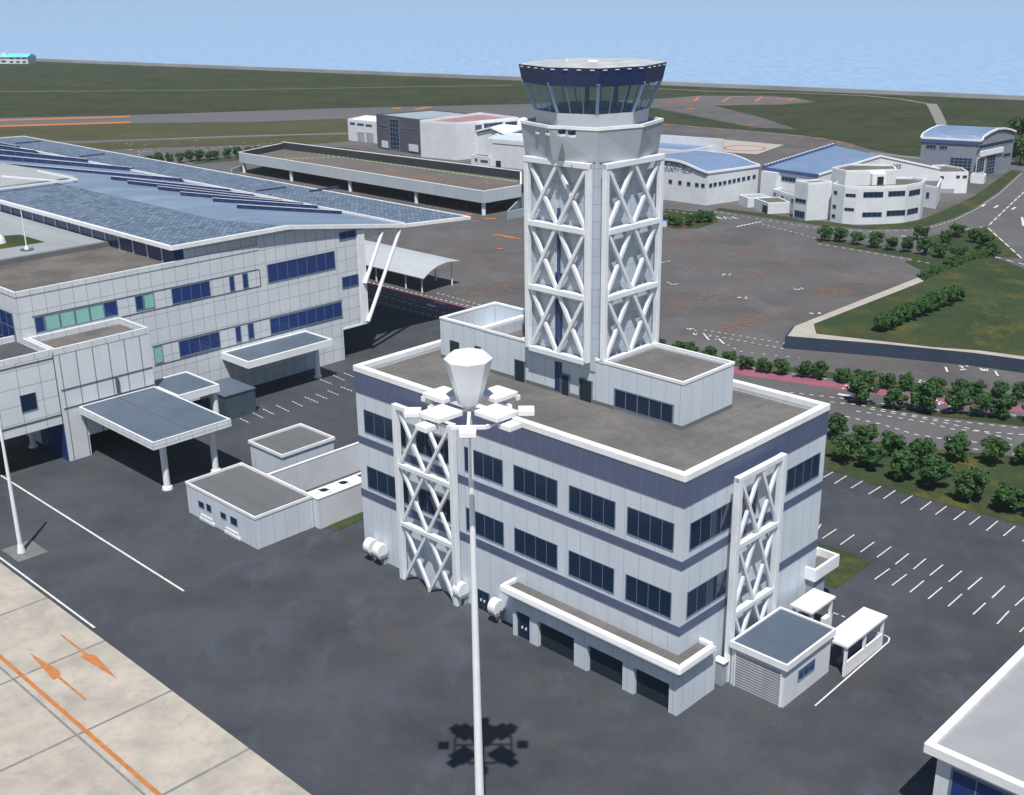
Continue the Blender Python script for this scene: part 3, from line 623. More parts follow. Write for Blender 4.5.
for i in range(8):
    a, b = octo(6.2, 5.75, 47.05)[i], octo(6.2, 5.75, 47.05)[(i+1) % 8]
    for k in range(4): c = a.lerp(b, (k+.5)/4); t = (b-a).normalized(); m.beam(c-t*.18, c+t*.18, .06, .08)
m.build('roof_lamp', mWhite, tw)
m = MB(); m.cyl(G(cu, cv, 47.3), G(cu, cv, 47.45), .5, .4, 10); m.cyl(G(cu+2, cv-1, 47.3), G(cu+2, cv-1, 47.55), .12, .12, 6); m.build('roof_hatch', mWhite, tw)
# ------------------------------------------------------------------ shed with shutter, cabinet, shelters
sh = thing('garage_shed', 'small square shed with a roller shutter and blue-grey ribbed roof', 'shed', G(-3.9, 9))
m = MB(); m.box(-6.3, -1.4, 5.4, 12.35, 0, 3.6); m.build('wall', mPlain, sh)
m = MB(); m.box(-6.4, -1.55, 5.3, 12.3, 3.6, 4.0); m.build('roof', mRoofS, sh)
m = MB(); parapet_ring(m, rect(-6.6, -1.35, 5.1, 12.5), .17, 3.55, 4.12); m.build('fascia', mCap, sh)
F1 = Face(G(-6.3, 5.4), G(-1.4, 5.4)); F2 = Face(G(-6.3, 5.4), G(-6.3, 12))
m = MB(); F1.box(m, .35, 4.45, .004, .06, .02, 3.2); s = m.build('roller_shutter', mShut, sh)
m = MB(); F1.box(m, .25, .35, .005, .12, 0, 3.3); F1.box(m, 4.45, 4.55, .005, .12, 0, 3.3); F1.box(m, .35, 4.45, .006, .118, 3.2, 3.32); m.build('shutter_frame', mFrame, s)
window(sh, F2, 1.95, 4.45, 1.45, 2.5, n=3, fw=.06, glass=mGlassN)
cb = thing('utility_cabinet', 'tall narrow white cabinet between the garage wing and the shed', 'cabinet', G(-.8, 4.9))
m = MB(); m.box(-1.1, -.35, 4.62, 5.25, 0, 2.1); m.build('body', mDeckW, cb); m = MB(); m.box(-1.25, -.2, 4.55, 5.32, 2.1, 2.2); m.build('lid', mWhite, cb)
c1 = thing('entrance_canopy', 'flat white canopy on posts behind the shutter shed beside the porch', 'canopy', G(-1.7, 17))
m = MB(); m.box(-3.0, -.85, 15.0, 18.9, 2.85, 3.05); m.build('canopy_roof', mWhite, c1)
for u, v in ((-2.75, 18.6), (-2.75, 15.3), (-1.1, 18.6), (-1.1, 15.3)): m = MB(); m.box(u-.12, u+.12, v-.12, v+.12, 0, 2.85); m.build('post', mWhite, c1)
m = MB(); m.box(-2.85, -2.4, 17.7, 18.9, 0, 1.2); m.build('low_wall', mWhite, c1)
c2 = thing('shelter', 'free-standing open shelter with white roof and low side wall', 'shelter', G(-6.5, 15.6))
m = MB(); m.box(-7.8, -5.6, 12.35, 19.0, 2.8, 3.0); m.build('shelter_roof', mWhite, c2)
m = MB(); m.box(-7.65, -7.5, 12.7, 18.8, 0, 1.3); m.box(-7.5, -5.9, 18.65, 18.8, 0, 1.3); m.build('side_wall', mWhite, c2)
for u, v in ((-7.55, 12.6), (-7.55, 15.7), (-7.55, 18.75), (-5.85, 12.6), (-5.85, 18.75), (-5.85, 15.7)):
    m = MB(); m.box(u-.11, u+.11, v-.11, v+.11, 0, 2.8); m.build('post', mWhite, c2)
m = MB(); m.box(-6.7, -6.2, 13.4, 18, .4, .5); m.box(-6.6, -6.3, 13.6, 13.8, 0, .4); m.box(-6.6, -6.3, 17.6, 17.8, 0, .4); m.build('bench', mGreyD, c2)
# building in the lower right corner
rb = thing('corner_building', 'pale flat-roofed building with blue glazing, cut off by the lower right corner', 'building', G(-32, 8))
z = 6.3
m = MB(); m.box(-60, -20.5, .8, 34, 0, z-.7); m.build('wall', mPlain, rb)
m = MB(); m.box(-60, -20.2, .5, 34, z-.5, z-.3); m.build('roof', mRoofL, rb)
m = MB(); parapet_ring(m, rect(-61, -19.72, .2, 35), .55, z-.75, z); m.build('coping', mCap, rb, bevel=.05)
F5 = Face(G(-20.5, .8), G(-60, .8)); window(rb, F5, 1.0, 39, .6, 5.0, n=22, fw=.16, glass=mGlassN)
# ------------------------------------------------------------------ flood-light mast
HX, HY = -2.217, 56.83
def W3(x, y, z): return Vector((HX+x, HY+y, z))
lm = thing('floodlight_mast', 'very tall white floodlight mast with lamp ring and faceted head before the building', 'floodlight mast', Vector((HX, HY, 0)), 0)
m = MB(); m.cyl(W3(0, 0, .5), W3(0, 0, 32.95), .31, .12, 16); m.build('pole', mFrame, lm, smooth=False)
m = MB(); m.cyl(W3(0, 0, 0), W3(0, 0, .5), .55, .5, 16); m.build('base', mFrame, lm)
m = MB(); m.cyl(W3(0, 0, 33.3), W3(0, 0, 35.7), .6, 1.27, 8, 0); m.cyl(W3(0, 0, 35.7), W3(0, 0, 35.98), 1.27, .98, 8, 0); m.cyl(W3(0, 0, 32.9), W3(0, 0, 33.3), .2, .5, 8); m.build('head', mFrame, lm)
m = MB()
pts = [W3(2.3*math.sin(math.pi/8+i*math.pi/4), -2.3*math.cos(math.pi/8+i*math.pi/4), 32.75) for i in range(8)]
for i in range(8): m.beam(pts[i], pts[(i+1) % 8], .18, .18)
for i in range(4):
    a = i*math.pi/2; m.beam(W3(0, 0, 32.9), W3(2.15*math.sin(a), -2.15*math.cos(a), 32.8), .16, .16)
m.build('lamp_ring', mFrame, lm)
def lampbox(r, a, w, l, h, z, tilt=.0):
    c = Vector((math.sin(a), -math.cos(a), 0)); t = Vector((math.cos(a), math.sin(a), 0))
    m = MB(); q = [(r-l/2, -w/2), (r+l/2, -w/2), (r+l/2, w/2), (r-l/2, w/2)]
    def Z(x): return z-(x-r)*tilt
    m.hexa([W3(*(c*x+t*y).xy, Z(x)) for x, y in q], [W3(*(c*x+t*y).xy, Z(x)+h) for x, y in q])
    o = m.build('lamp', mWhite, lm, bevel=.04)
    m = MB(); q = [(r-l/2+.1, -w/2+.1), (r+l/2-.1, -w/2+.1), (r+l/2-.1, w/2-.1), (r-l/2+.1, w/2-.1)]
    m.hexa([W3(*(c*x+t*y).xy, Z(x)-.04) for x, y in q], [W3(*(c*x+t*y).xy, Z(x)-.003) for x, y in q]); m.build('lamp_glass', mMull, o)
for k in range(4): lampbox(2.0, math.pi/4+k*math.pi/2, 1.55, 1.65, .28, 33.1)
for k in range(8): lampbox(2.95, k*math.pi/4, .85, .85, .3, 32.65)
b = G(63.8, -23.78)
lp = thing('light_pole', 'white tapered pole on a square ground plate at the apron edge', 'light pole', b, RZ)
m = MB(); m.cyl(b+Vector((0, 0, .9)), b+Vector((0, 0, 14)), .24, .12, 14); m.build('pole', mFrame, lp)
m = MB(); m.cyl(b+Vector((0, 0, .12)), b+Vector((0, 0, .95)), .42, .28, 14); m.build('foot', mFrame, lp)
m = MB(); m.box(61.9, 65.8, -24.95, -21.9, 0, .12); m.build('ground_plate', M('plate_grey', (.17, .17, .175), (.13, .13, .135), .8, .8), lp)
# ------------------------------------------------------------------ low plant buildings left of the tower building
s1 = thing('plant_shed', 'low white panelled shed with grey roof and small wall vents', 'shed', G(53, -3.5))
m = MB(); m.box(46.8, 59.7, -7.1, -.1, 0, 3.35); m.build('wall', mWall, s1)
m = MB(); m.box(47.0, 59.5, -6.9, -.3, 3.35, 3.45); m.build('roof', mRoofG, s1)
m = MB(); parapet_ring(m, rect(46.74, 59.76, -7.16, -.04), .15, 3.36, 3.66); m.build('coping', mCap, s1)
F6 = Face(G(46.8, -7.1), G(59.7, -7.1))
for x0, y0, x1, y1 in ((199, 501, 204, 508), (207, 503.5, 211, 512), (221, 512, 226, 519), (231, 517, 237, 525)):
    winpx(s1, F6, x1, y0+2, x0, y1-1.5, n=1, name='wall_vent', fw=.05, proud=.04)
for a in (4.6, 9.4):
    m = MB(); F6.box(m, a-1.6, a+1.2, .004, .16, .02, .3); F6.box(m, a-1.2, a+1.0, .004, .1, .3, .7); m.build('step', mPlain, s1)
s2 = thing('square_plant_house', 'taller square white plant house with dark roof behind the low sheds', 'shed', G(62, 7.5))
m = MB(); m.box(57.9, 64.3, 4.1, 11.3, 0, 3.5); m.build('wall', mWall, s2)
m = MB(); m.box(58, 64.2, 4.2, 11.2, 3.5, 3.6); m.build('roof', mRoofG, s2)
m = MB(); parapet_ring(m, rect(57.75, 64.45, 3.95, 11.45), .17, 3.5, 3.85); m.build('coping', mCap, s2)
s3 = thing('screened_plant_yard', 'open-topped white screen enclosure holding a row of fan units', 'enclosure', G(50, 8))
m = MB(); m.box(45.9, 55.2, 0, .22, 0, 3.4)
m.box(45.9, 46.12, .22, 13.6, 0, 3.4); m.box(55.0, 55.22, .22, 13.6, 0, 3.4); m.box(46.12, 55.0, 13.4, 13.6, 0, 3.4)
m.build('screen_wall', M('screen_white', (.60, .62, .66), (.54, .56, .6), .4, .6, streak=.3), s3)
m = MB(); parapet_ring(m, rect(45.85, 55.27, -.05, 13.65), .3, 3.402, 3.5); m.build('coping', mCap, s3)
m = MB(); m.box(46.3, 49.0, .4, 11.6, 0, 3.0); m.build('plant_unit', mPlain, s3)
for k in range(4):
    m = MB(); c = G(47.5, 2.0+k*2.6, 3.0); m.cyl(c, c+Vector((0, 0, .35)), .8, .75, 14); f = m.build('fan', mWhite, s3)
    m = MB(); m.cyl(c+Vector((0, 0, .351)), c+Vector((0, 0, .37)), .45, .45, 12); m.beam(c+Vector((-.6, 0, .38)), c+Vector((.6, 0, .38)), .14, .05); m.build('fan_blade', mBlack, f)
# ------------------------------------------------------------------ terminal
te = thing('terminal_building', 'large tiled terminal with strip windows under a sweeping blue-grey roof', 'terminal', G(100, 20))
U0t = 89.8
m = MB(); m.box(U0t, 107, -9.84, 11.5, 4.9, 19.2); m.box(U0t, 107, -9.0, 11.5, 0, 4.9); m.box(U0t+.002, 107, 11.5, 24.2, 0, 19.2); m.box(U0t, 225, 24.2, 28.8, 0, 21.32); m.hexa([G(U0t, 28.8), G(225, 28.8), G(225, 37.9), G(U0t, 37.9)], [G(U0t, 28.8, 21.32), G(225, 28.8, 21.32), G(225, 37.9, 20.1), G(U0t, 37.9, 20.1)]); m.box(107, 225, 11.9, 24.2, 0, 21.3)
m.hexa([G(U0t+.02, 37.9, 4.95), G(225, 37.9, 4.95), G(225, 42.75, 4.95), G(U0t+.02, 42.75, 4.95)], [G(U0t+.02, 37.9, 20.0), G(225, 37.9, 20.0), G(225, 42.75, 19.3), G(U0t+.02, 42.75, 19.3)]); m.box(104.5, 225, 37.9, 42.75, 0, 4.95); m.box(U0t+.4, 107, 12.2, 24.2, 19.2, 21.33)
m.build('wall', mTerm, te)
m = MB(); m.box(U0t+.1, 107.2, -9.7, 12, 19.2, 19.26); m.build('terrace_roof', mRoofB, te)
m = MB(); m.box(U0t-.05, U0t+.3, -9.9, 24.2, 19.2, 19.82); m.box(U0t+.3, 108, -9.9, -9.6, 19.2, 19.82); m.build('coping', mTerm, te)
m = MB(); m.box(107.2, 108, -60, 12, 18.0, 19.95); m.build('deck_upstand', M('upstand_grey', (.15, .155, .165), None, .4, .8), te)
m = MB(); m.box(108, 190, -60, 12, 19.3, 19.9); m.build('upper_deck', mDeck, te)
m = MB(); m.box(U0t+.42, 215, 11.6, 11.9, 19.27, 21.34); m.build('clerestory', mGlassN, te)
m = MB(); m.box(U0t+.38, U0t+.5, 11.55, 13.0, 19.27, 21.33); m.build('clerestory_end', mGlassN, te)
for k in range(32):
    m = MB(); m.box(93+k*3.8, 93.14+k*3.8, 11.45, 11.6, 19.28, 21.34); m.build('clerestory_post', mWhite, te)
FT = Face(G(U0t, 0), G(U0t, 1)); FT2 = Face(G(102.6, 0), G(102.6, 1))
def wT(a, b, z0, z1, n, glass=mGlassN, F=FT): window(te, F, a, b, z0, z1, n=n, fw=.1, glass=glass, frame=mMull, bars=mMull)
wT(-8.0, -6.8, 14.4, 16.4, 1)
for k in range(4): wT(-6.75+k*1.93, -4.87+k*1.93, 14.4, 16.4, 1, mTeal)
wT(.9, 2.75, 14.4, 16.4, 1); wT(5.2, 6.35, 14.4, 16.4, 1); wT(6.4, 7.9, 14.4, 16.4, 1, mTeal); wT(10.4, 16.2, 14.2, 16.4, 4)
wT(19.2, 20.0, 14.2, 16.35, 1); wT(21.3, 22.2, 14.2, 16.35, 1); wT(25.4, 37.2, 14.2, 16.9, 7)
wT(6.9, 8.2, 6.9, 9.2, 1, mTeal); wT(10.6, 16.9, 6.9, 9.15, 4); wT(19.4, 20.3, 6.95, 9.2, 1); wT(21.4, 22.4, 6.95, 9.2, 1); wT(25.1, 37.9, 6.8, 9.15, 8)
m = MB(); FT.box(m, 2.8, 24.2, .004, .05, 14.05, 14.15); FT.box(m, -8.2, 24, .004, .05, 16.45, 16.55); FT.box(m, 24.1, 24.2, .005, .06, 14.15, 16.45); FT.box(m, 6.8, 38, .004, .05, 6.6, 6.7); FT.box(m, 6.8, 38, .004, .05, 9.25, 9.35); m.build('window_trim', mGreyD, te)
for (xa, ya), (xb, yb) in (((339.5, 230), (339.5, 240.8)), ((342, 277.2), (342, 289.0))):
    _, zt = FT.px(xa, ya); _, zb = FT.px(xb, yb); zt = min(zt, 19.4); wT(38.2, 41.3, zb, zt, 2)
m = MB(); FT.box(m, 41.5, 42.8, -.02, .12, 4.9, 19.2); m.build('corner_pilaster', mWhite, te)
m = MB(); FT.box(m, 37.9, 42.8, -6, .1, 4.7, 4.93); m.build('overhang_soffit', mWhite, te)
# side glass
FSd = Face(G(U0t, -9.84), G(107, -9.84)); window(te, FSd, 1.5, 9, 8, 17, n=4, hbars=4, glass=mGlassN)
FSe = Face(G(U0t, -9.0), G(107, -9.0)); 
# roof: flat strip, then a long wing falling gently to the far eave
def zr(v): return 21.8 if v < 28.8 else (21.8-3.2*(v-28.8)/21.9 if v < 50.7 else 18.6-.6*min(1, (v-50.7)/13))
def rp(x, y, dz=0.0):
    z = 22.0
    for _ in range(40):
        p = at(x, y, z+dz); z = z*.5+zr((p-NO).dot(EV))*.5
    p = at(x, y, z+dz); return p
def roofq(mb, us0, us1, v0, v1, t, dz=0.0):
    b = [(us0[0], v0), (us1[0], v0), (us1[1], v1), (us0[1], v1)]
    return mb.hexa([G(u, v, zr(v)+dz-t) for u, v in b], [G(u, v, zr(v)+dz) for u, v in b])
UE = 248
m = MB(); roofq(m, (89.5, 89.2), (UE, UE), 11.0, 28.8, .45); ro = m.build('roof', mShing, te)
m = MB(); roofq(m, (89.2, 89.8), (UE, UE), 28.8, 50.7, .45); m.build('roof_wing', mShing, te)
m = MB(); roofq(m, (89.8, 88.9), (UE, 250), 50.7, 63.8, .45); m.build('roof_far_wing', mShing, te)
m = MB(); roofq(m, (101, 89.9), (UE, UE), 25, 28.79, .02, .025); m.build('roof_valley', mSmooth, ro)
m = MB(); roofq(m, (89.8, 90.4), (UE, UE), 28.8, 50.2, .02, .025); m.build('roof_valley', mSmooth, ro)
def edge(a, b, w=.45, h=.55, dz=0):
    m = MB(); m.beam(a+Vector((0, 0, -.12+dz)), b+Vector((0, 0, -.12+dz)), h, w, (0, 0, 1)); m.build('roof_edge', mCap, ro)
A0, A1, A2, A3 = G(89.5, 11.0, 21.8), G(89.2, 28.9, 21.8), G(89.8, 50.7, 18.6), G(88.9, 63.8, 18)
edge(G(UE, 11.0, 21.8), A0); edge(A0, A1); edge(A1, A2, dz=.003); edge(A2, A3, .5, .5); edge(A3, G(250, 63.8, 18), .3, .4); edge(A2, G(UE, 50.7, 18.6), .3, .45, .25); edge(G(250, 63.8, 18), G(UE, 50.7, 18.6))
strips = [((-30, 141), (17, 149)), ((-30, 145.3), (34, 153.5)), ((-30, 151.6), (87.6, 162.6)), ((-30, 158.2), (132, 171)), ((-30, 165.8), (181, 182)), ((111, 179.8), (228, 191.9)), ((127.8, 184.3), (252, 197.3)), ((158, 190), (281, 202.8)), ((180.5, 195.7), (303, 206)), ((213, 202), (318, 208.8)), ((237.8, 208.7), (342, 214.4))]
for (p, q) in strips:
    a = rp(*p); b = rp(*q); t = (b-a).normalized(); n = Vector((-t.y, t.x, 0)).normalized()
    if n.y < 0: n = -n
    def on(pt, dz): pt = Vector(pt); pt.z = zr((pt-NO).dot(EV))+dz; return pt
    h0_, h1_ = (1.05, .7) if p[0] < 0 else (.62, .55)
    m = MB(); m.hexa([on(a, 0), on(b, 0), on(b+n*.25, 0), on(a+n*.25, 0)], [on(a, h0_), on(b, h1_), on(b+n*.25, h1_), on(a+n*.25, h0_)])
    s = m.build('skylight', mNavy, ro)
    m = MB(); m.beam(on(a, h0_+.06), on(b, h1_+.04), .05, .12, (0, 0, 1)); m.build('skylight_trim', mWhite, s)
    m = MB(); m.add([on(a+n*.26, h0_), on(b+n*.26, h1_), on(b+n*1.9, .03), on(a+n*1.9, .03)], [(0, 1, 2, 3)]); m.build('skylight_back', mShing, s)
m = MB(); m.prism([rp(77, 179.4), rp(0, 189.5), rp(-60, 196), rp(-60, 155), rp(38, 171.5)], 22.03, 22.25); m.build('roof_plinth', M('pale_grey_roof', (.33, .35, .36), (.29, .31, .32), .2, .8), ro)
for p, q in (((77, 179.4), (-60, 196.5)), ((77, 179.4), (38, 171.2)), ((58, 181), (2, 176.5))):
    m = MB(); m.beam(at(*p, 22.33), at(*q, 22.33), .3, .3, (0, 0, 1)); m.build('plinth_edge', mWhite, ro)
for p, q in (((16, 143.6), (40, 141.3)), ((80, 156.6), (104, 154)), ((310, 191.5), (338, 186.8)), ((257, 191), (285, 187.5))):
    m = MB(); m.beam(rp(*p, .05), rp(*q, .05), .3, .6, (0, 0, 1)); m.build('roof_slot', mNavy, ro)
# roof struts and truss
FK = Face(G(U0t-.05, 0), G(U0t-.05, 1)); FK.n = FT.n
for p0, p1 in (((367, 321), (400.8, 229.5)), ((364, 283), (383.2, 231.5))):
    a0_, z0_ = FK.px(*p0); a1_, z1_ = FK.px(*p1)
    m = MB(); m.cyl(FK.P(a0_, .3, z0_), FK.P(a1_, -.2, z1_), .30, .26, 12); m.build('roof_strut', mWhite, te)
m = MB(); a, b = FK.P(42.8, -.6, FK.px(363, 232)[1]), FK.P(FK.px(396, 229)[0], -.6, FK.px(396, 229)[1])
m.beam(a, b, .18, .18); m.beam(a+Vector((0, 0, -1.0)), b+Vector((0, 0, -.8)), .18, .18)
for k in range(9):
    p = a.lerp(b, k/9); q = (a+Vector((0, 0, -1.0))).lerp(b+Vector((0, 0, -.8)), (k+1)/9); m.beam(p, q, .09, .09); m.beam(a.lerp(b, (k+1)/9), q, .09, .09)
m.build('roof_truss', mWhite, te)
# entrance block
FE = Face(G(82.9, 0), G(82.9, 1))
m = MB(); m.box(82.9, U0t-.01, -9.2, -6.4, 0, 13.3); m.box(82.9, U0t-.01, -6.4, 2.9, 2.6, 13.3); m.box(86.5, U0t-.01, -6.4, 2.9, 0, 2.6); en = m.build('entrance_block', mTermL, te)
m = MB(); m.box(86.3, 86.49, -6.4, 2.9, 0, 2.6); m.build('entrance_glass', mDoorway, en)
m = MB(); parapet_ring(m, rect(82.88, U0t-.015, -9.22, 2.95), .35, 13.3, 14.1); m.build('coping', mTerm, en)
m = MB(); m.box(83.3, 89.4, -8.8, 2.5, 13.3, 13.36); m.build('block_roof', mRoofB, en)
m = MB(); FE.box(m, -2.2, -1.9, .004, .3, 6.2, 9.0); FE.box(m, -9.0, 2.85, .004, .06, 8.9, 9.05); FE.box(m, -9.0, 2.85, .005, .06, 6.6, 6.75); m.build('dark_trim', mGreyD, en)
m = MB(); m.box(83.1, U0t, -9.35, -9.22, 0, 4.8); m.build('side_glazing', mGlassN, en)
# walkway bridge going left
wk = MB(); wk.box(83.0, 92, -60, -9.4, 4.9, 13.4); w = wk.build('link_bridge', M('bridge_tile', (.64, .67, .70), (.58, .61, .645), .3, .5, grid=(2.6, 2.1, .08), gcol=(.27, .31, .36)), te)
m = MB(); parapet_ring(m, rect(82.98, 92.05, -60.1, -9.36), .35, 13.4, 14.12); m.build('coping', mTerm, w)
m = MB(); m.box(83.4, 91.6, -59.7, -9.8, 13.4, 13.45); m.build('bridge_roof', M('dark_roof', (.075, .08, .085), (.055, .06, .065), .3, .85), w)
FW_ = Face(G(83.0, 0), G(83.0, 1)); window(w, FW_, -13.9, -12.0, 7.5, 9.6, n=1, fw=.06)
window(w, FW_, -24, -17, 7.5, 9.6, n=3)
m = MB(); FW_.box(m, -60, -9.4, .004, .05, 5.95, 6.15); FW_.box(m, -60, -9.4, .004, .05, 13.0, 13.15); m.build('dark_trim', mGreyD, w)
for v in (-8.9-1.2, -30, -48):
    m = MB(); b = G(90.8, v, 0); m.cyl(b, b+Vector((0, 0, 4.9)), .35, .35, 14); m.cyl(b, b+Vector((0, 0, .3)), .6, .5, 14); m.build('bridge_column', mWhite, w)
# porte-cochere
pc = thing('entrance_portico', 'large flat ribbed blue-grey canopy on columns at the terminal entrance', 'canopy', G(72, -2.5))
zc = 6.6
m = MB(); m.box(65.74, 82.36, -7.11, 2.41, zc-.75, zc-.06); m.build('canopy_roof', mRoofT, pc)
m = MB(); parapet_ring(m, rect(65.5, 82.6, -7.35, 2.65), .24, zc-.9, zc); m.build('fascia', M('fascia_tile', (.70, .72, .75), (.64, .66, .69), .4, .5, grid=(1.6, .5, .07), gcol=(.33, .36, .4)), pc)
m = MB(); m.box(65.9, 82.2, -2.45, -2.2, zc-.059, zc-.03); m.build('roof_joint', mGreyD, pc)
for u, v in ((67.0, -5.45), (67.2, 1.0)):
    m = MB(); b = G(u, v, 0); m.cyl(b, b+Vector((0, 0, zc-.75)), .38, .38, 16); m.cyl(b, b+Vector((0, 0, .35)), .62, .55, 16); m.build('column', mWhite, pc)
sc = thing('small_canopy', 'small flat ribbed canopy on one post between portico and slate shed', 'canopy', G(81.5, 6))
zc = 6.1
m = MB(); m.box(78.6, 86.0, 3.6, 9.1, zc-.5, zc-.1); m.build('canopy_roof', mRoofT, sc)
m = MB(); parapet_ring(m, rect(78.4, 86.2, 3.4, 9.3), .25, zc-.95, zc); m.build('fascia', mWhite, sc)
m = MB(); b = G(79.2, 8.9); m.cyl(b, b+Vector((0, 0, zc-.5)), .4, .4, 14); m.build('column', mWhite, sc)
m = MB(); m.box(79.4, 80.1, 3.8, 8.3, 0, 4.2); m.build('dark_screen', mGlass, sc)
ss = thing('slate_store', 'low slate-blue ribbed storage box in front of the terminal', 'shed', G(84, 13.5))
m = MB(); m.box(80.6, 86.8, 11.2, 15.8, 0, 3.3); m.build('body', mBox, ss); m = MB(); m.box(80.5, 86.9, 11.1, 15.9, 3.3, 3.45); m.build('lid', mRoofT, ss)
lc = thing('side_canopy', 'long flat ribbed canopy along the terminal wall with round column', 'canopy', G(87, 24))
zc = 6.1
m = MB(); m.box(83.7, U0t-.01, 17.2, 30.8, zc-.5, zc-.1); m.build('canopy_roof', mRoofT, lc)
m = MB(); parapet_ring(m, rect(83.4, U0t-.02, 16.9, 31.1), .3, zc-.95, zc); m.build('fascia', mWhite, lc)
m = MB(); b = G(86.2, 30.1); m.cyl(b, b+Vector((0, 0, zc-.5)), .4, .4, 14); m.cyl(b, b+Vector((0, 0, .25)), .65, .6, 14); m.build('column', mWhite, lc)
# bits on the upper deck
gp = [at(x, y, 19.92) for x, y in ((-20, 250), (-20, 243), (0, 236), (20, 234.5), (45, 242), (0, 249))]
o = MB().sheet(gp).build('planted_patch', mGrass); tag(o, 'dark green planted patch on the grey roof deck', 'planting')
b = at(27, 250, 19.9)
dp = thing('deck_flagpole', 'thin white pole on a small base on the grey roof deck', 'pole', b, 0)
m = MB(); m.cyl(b+Vector((0, 0, .5)), b+Vector((0, 0, 5.4)), .09, .06, 8); m.build('pole', mWhite, dp)
m = MB(); m.cyl(b+Vector((0, 0, .12)), b+Vector((0, 0, .5)), .32, .22, 10); m.build('foot', mWhite, dp)
m = MB(); m.cyl(b, b+Vector((0, 0, .12)), .9, .9, 12); m.build('ground_plate', mGreyD, dp)
b = at(-1, 243, 19.9); m = MB(); m.cyl(b, b+Vector((0, 0, .7)), 1.0, .8, 12); m.cyl(b+Vector((0, 0, .7)), b+Vector((0, 0, 1.3)), .8, .3, 12)
tag(m.build('roof_vent', mWhite), 'round white roof vent beside the planted patch, at the left edge', 'roof vent')
# barrel canopy
bc = thing('arched_canopy', 'pale ribbed walkway canopy with curved roof on thin white posts', 'canopy', G(123, 76))
prof = [(71.6, 3.0), (73.2, 4.0), (75.2, 4.75), (77.5, 5.05), (80.6, 4.75)]
m = MB()
for (v0, z0), (v1, z1) in zip(prof[:-1], prof[1:]):
    m.hexa([G(109.6, v0, z0-.12), G(140, v0, z0-.12), G(140, v1, z1-.12), G(109.6, v1, z1-.12)], [G(109.6, v0, z0), G(140, v0, z0), G(140, v1, z1), G(109.6, v1, z1)])
m.build('curved_roof', M('ribbed_pale_roof', (.44, .47, .50), (.39, .42, .45), .4, .5, grid=(.8, 0, .1, 'y'), gcol=(.43, .46, .49)), bc)
for u in (111, 115.5, 124, 132):
    for v, z in ((72.4, 3.3), (79.9, 4.7)):
        m = MB(); m.cyl(G(u, v, 0), G(u, v, z), .16, .16, 8); m.build('post', mWhite, bc)
# ------------------------------------------------------------------ parking deck
pd = thing('parking_deck', 'long raised car park deck with blue-grey edge beam on short columns', 'car park', G(205, 140))
zd = 5.9
ply = [G(154.4, 131.1), G(258.5, 131.3), G(265, 151.5), G(166.6, 156.8), G(153.6, 143.2)]
m = MB(); m.prism(ply, 3.9, 4.2); m.build('deck_slab', M('deck_surface', (.135, .125, .118), (.105, .10, .095), .1, .85, 6), pd)
m = MB()
def wallseg(mb, a, b, z0, z1, w=.35): 
    t = (b-a).to_2d().normalized(); n = Vector((-t.y, t.x, 0))*w/2
    mb.hexa([Vector((*(p).xy, z0)) for p in (a-n, b-n, b+n, a+n)], [Vector((*(p).xy, z1)) for p in (a-n, b-n, b+n, a+n)])
wallseg(m, ply[0], ply[1], 3.1, 5.9); wallseg(m, ply[0], ply[4], 3.1, 5.9); m.build('edge_beam', M('deck_beam', (.46, .51, .56), (.41, .46, .51), .12, .7, streak=.3), pd)
m = MB(); wallseg(m, ply[1], ply[2], 3.9, 6.0); wallseg(m, ply[2], ply[3], 3.9, 6.4); wallseg(m, ply[3], ply[4], 3.9, 6.2); m.build('parapet', mGrateD, pd)
for a, b, z0_, z1_ in ((ply[0], ply[1], 5.9, 5.9), (ply[0], ply[4], 5.9, 5.9), (ply[1], ply[2], 6.0, 6.0), (ply[2], ply[3], 6.4, 6.4), (ply[3], ply[4], 6.2, 6.2)):
    m = MB(); m.beam(Vector((*a.xy, z0_+.07)), Vector((*b.xy, z1_+.07)), .14, .4, (0, 0, 1)); m.build('coping', mCap, pd)
for u in (155.3, 179.8, 206.8, 233.6, 257.6):
    m = MB(); b = G(u, 131.9); m.cyl(b, b+Vector((0, 0, 3.9)), .5, .5, 12); m.build('column', mWhite, pd)
m = MB()
for u in (168, 195, 222, 250):
    b = G(u, 152); m.cyl(b, b+Vector((0, 0, 3.9)), .5, .5, 12)
m.build('rear_columns', mDeckW, pd)
m = MB(); mm = MB(); mr = MB()
def stk(mb, pts, n, sx, sy):
    for _ in range(n):
        k = random.uniform(0, len(pts)-1.001); i = int(k); f = k-i
        p = at(pts[i][0]*(1-f)+pts[i+1][0]*f+random.gauss(0, sx), pts[i][1]*(1-f)+pts[i+1][1]*f+random.gauss(0, sy), 4.22)
        mb.ribbon([p-EV*.4, p+EV*.4], .3)
stk(m, [(275, 154), (350, 166), (430, 178), (500, 185)], 320, 8, 2.6)
for i in range(46):
    f = i/45; x = 300+f*215; y = 151.3+f*30; p = at(x, y, 4.23); mm.ribbon([p-EU*.7, p+EU*.7], .6)
    if i % 2 == 0: p = at(270+f*120, 159-f*3, 4.23); mm.ribbon([p-EU*.7, p+EU*.7], .5)
m.build('orange_bay_marks', mLineO, pd); mm.build('green_bay_marks', mLineG, pd)
for x, y in ((309, 148.5), (357, 153.5), (451, 168.5)):
    a = at(x, y+1.5, 4.2); m2 = MB(); m2.beam(a, a+Vector((0, 0, 1.9)), .5, .4); m2.build('red_hydrant_box', mRed, pd)
m = MB()
a, b = at(487, 212), at(525, 190)
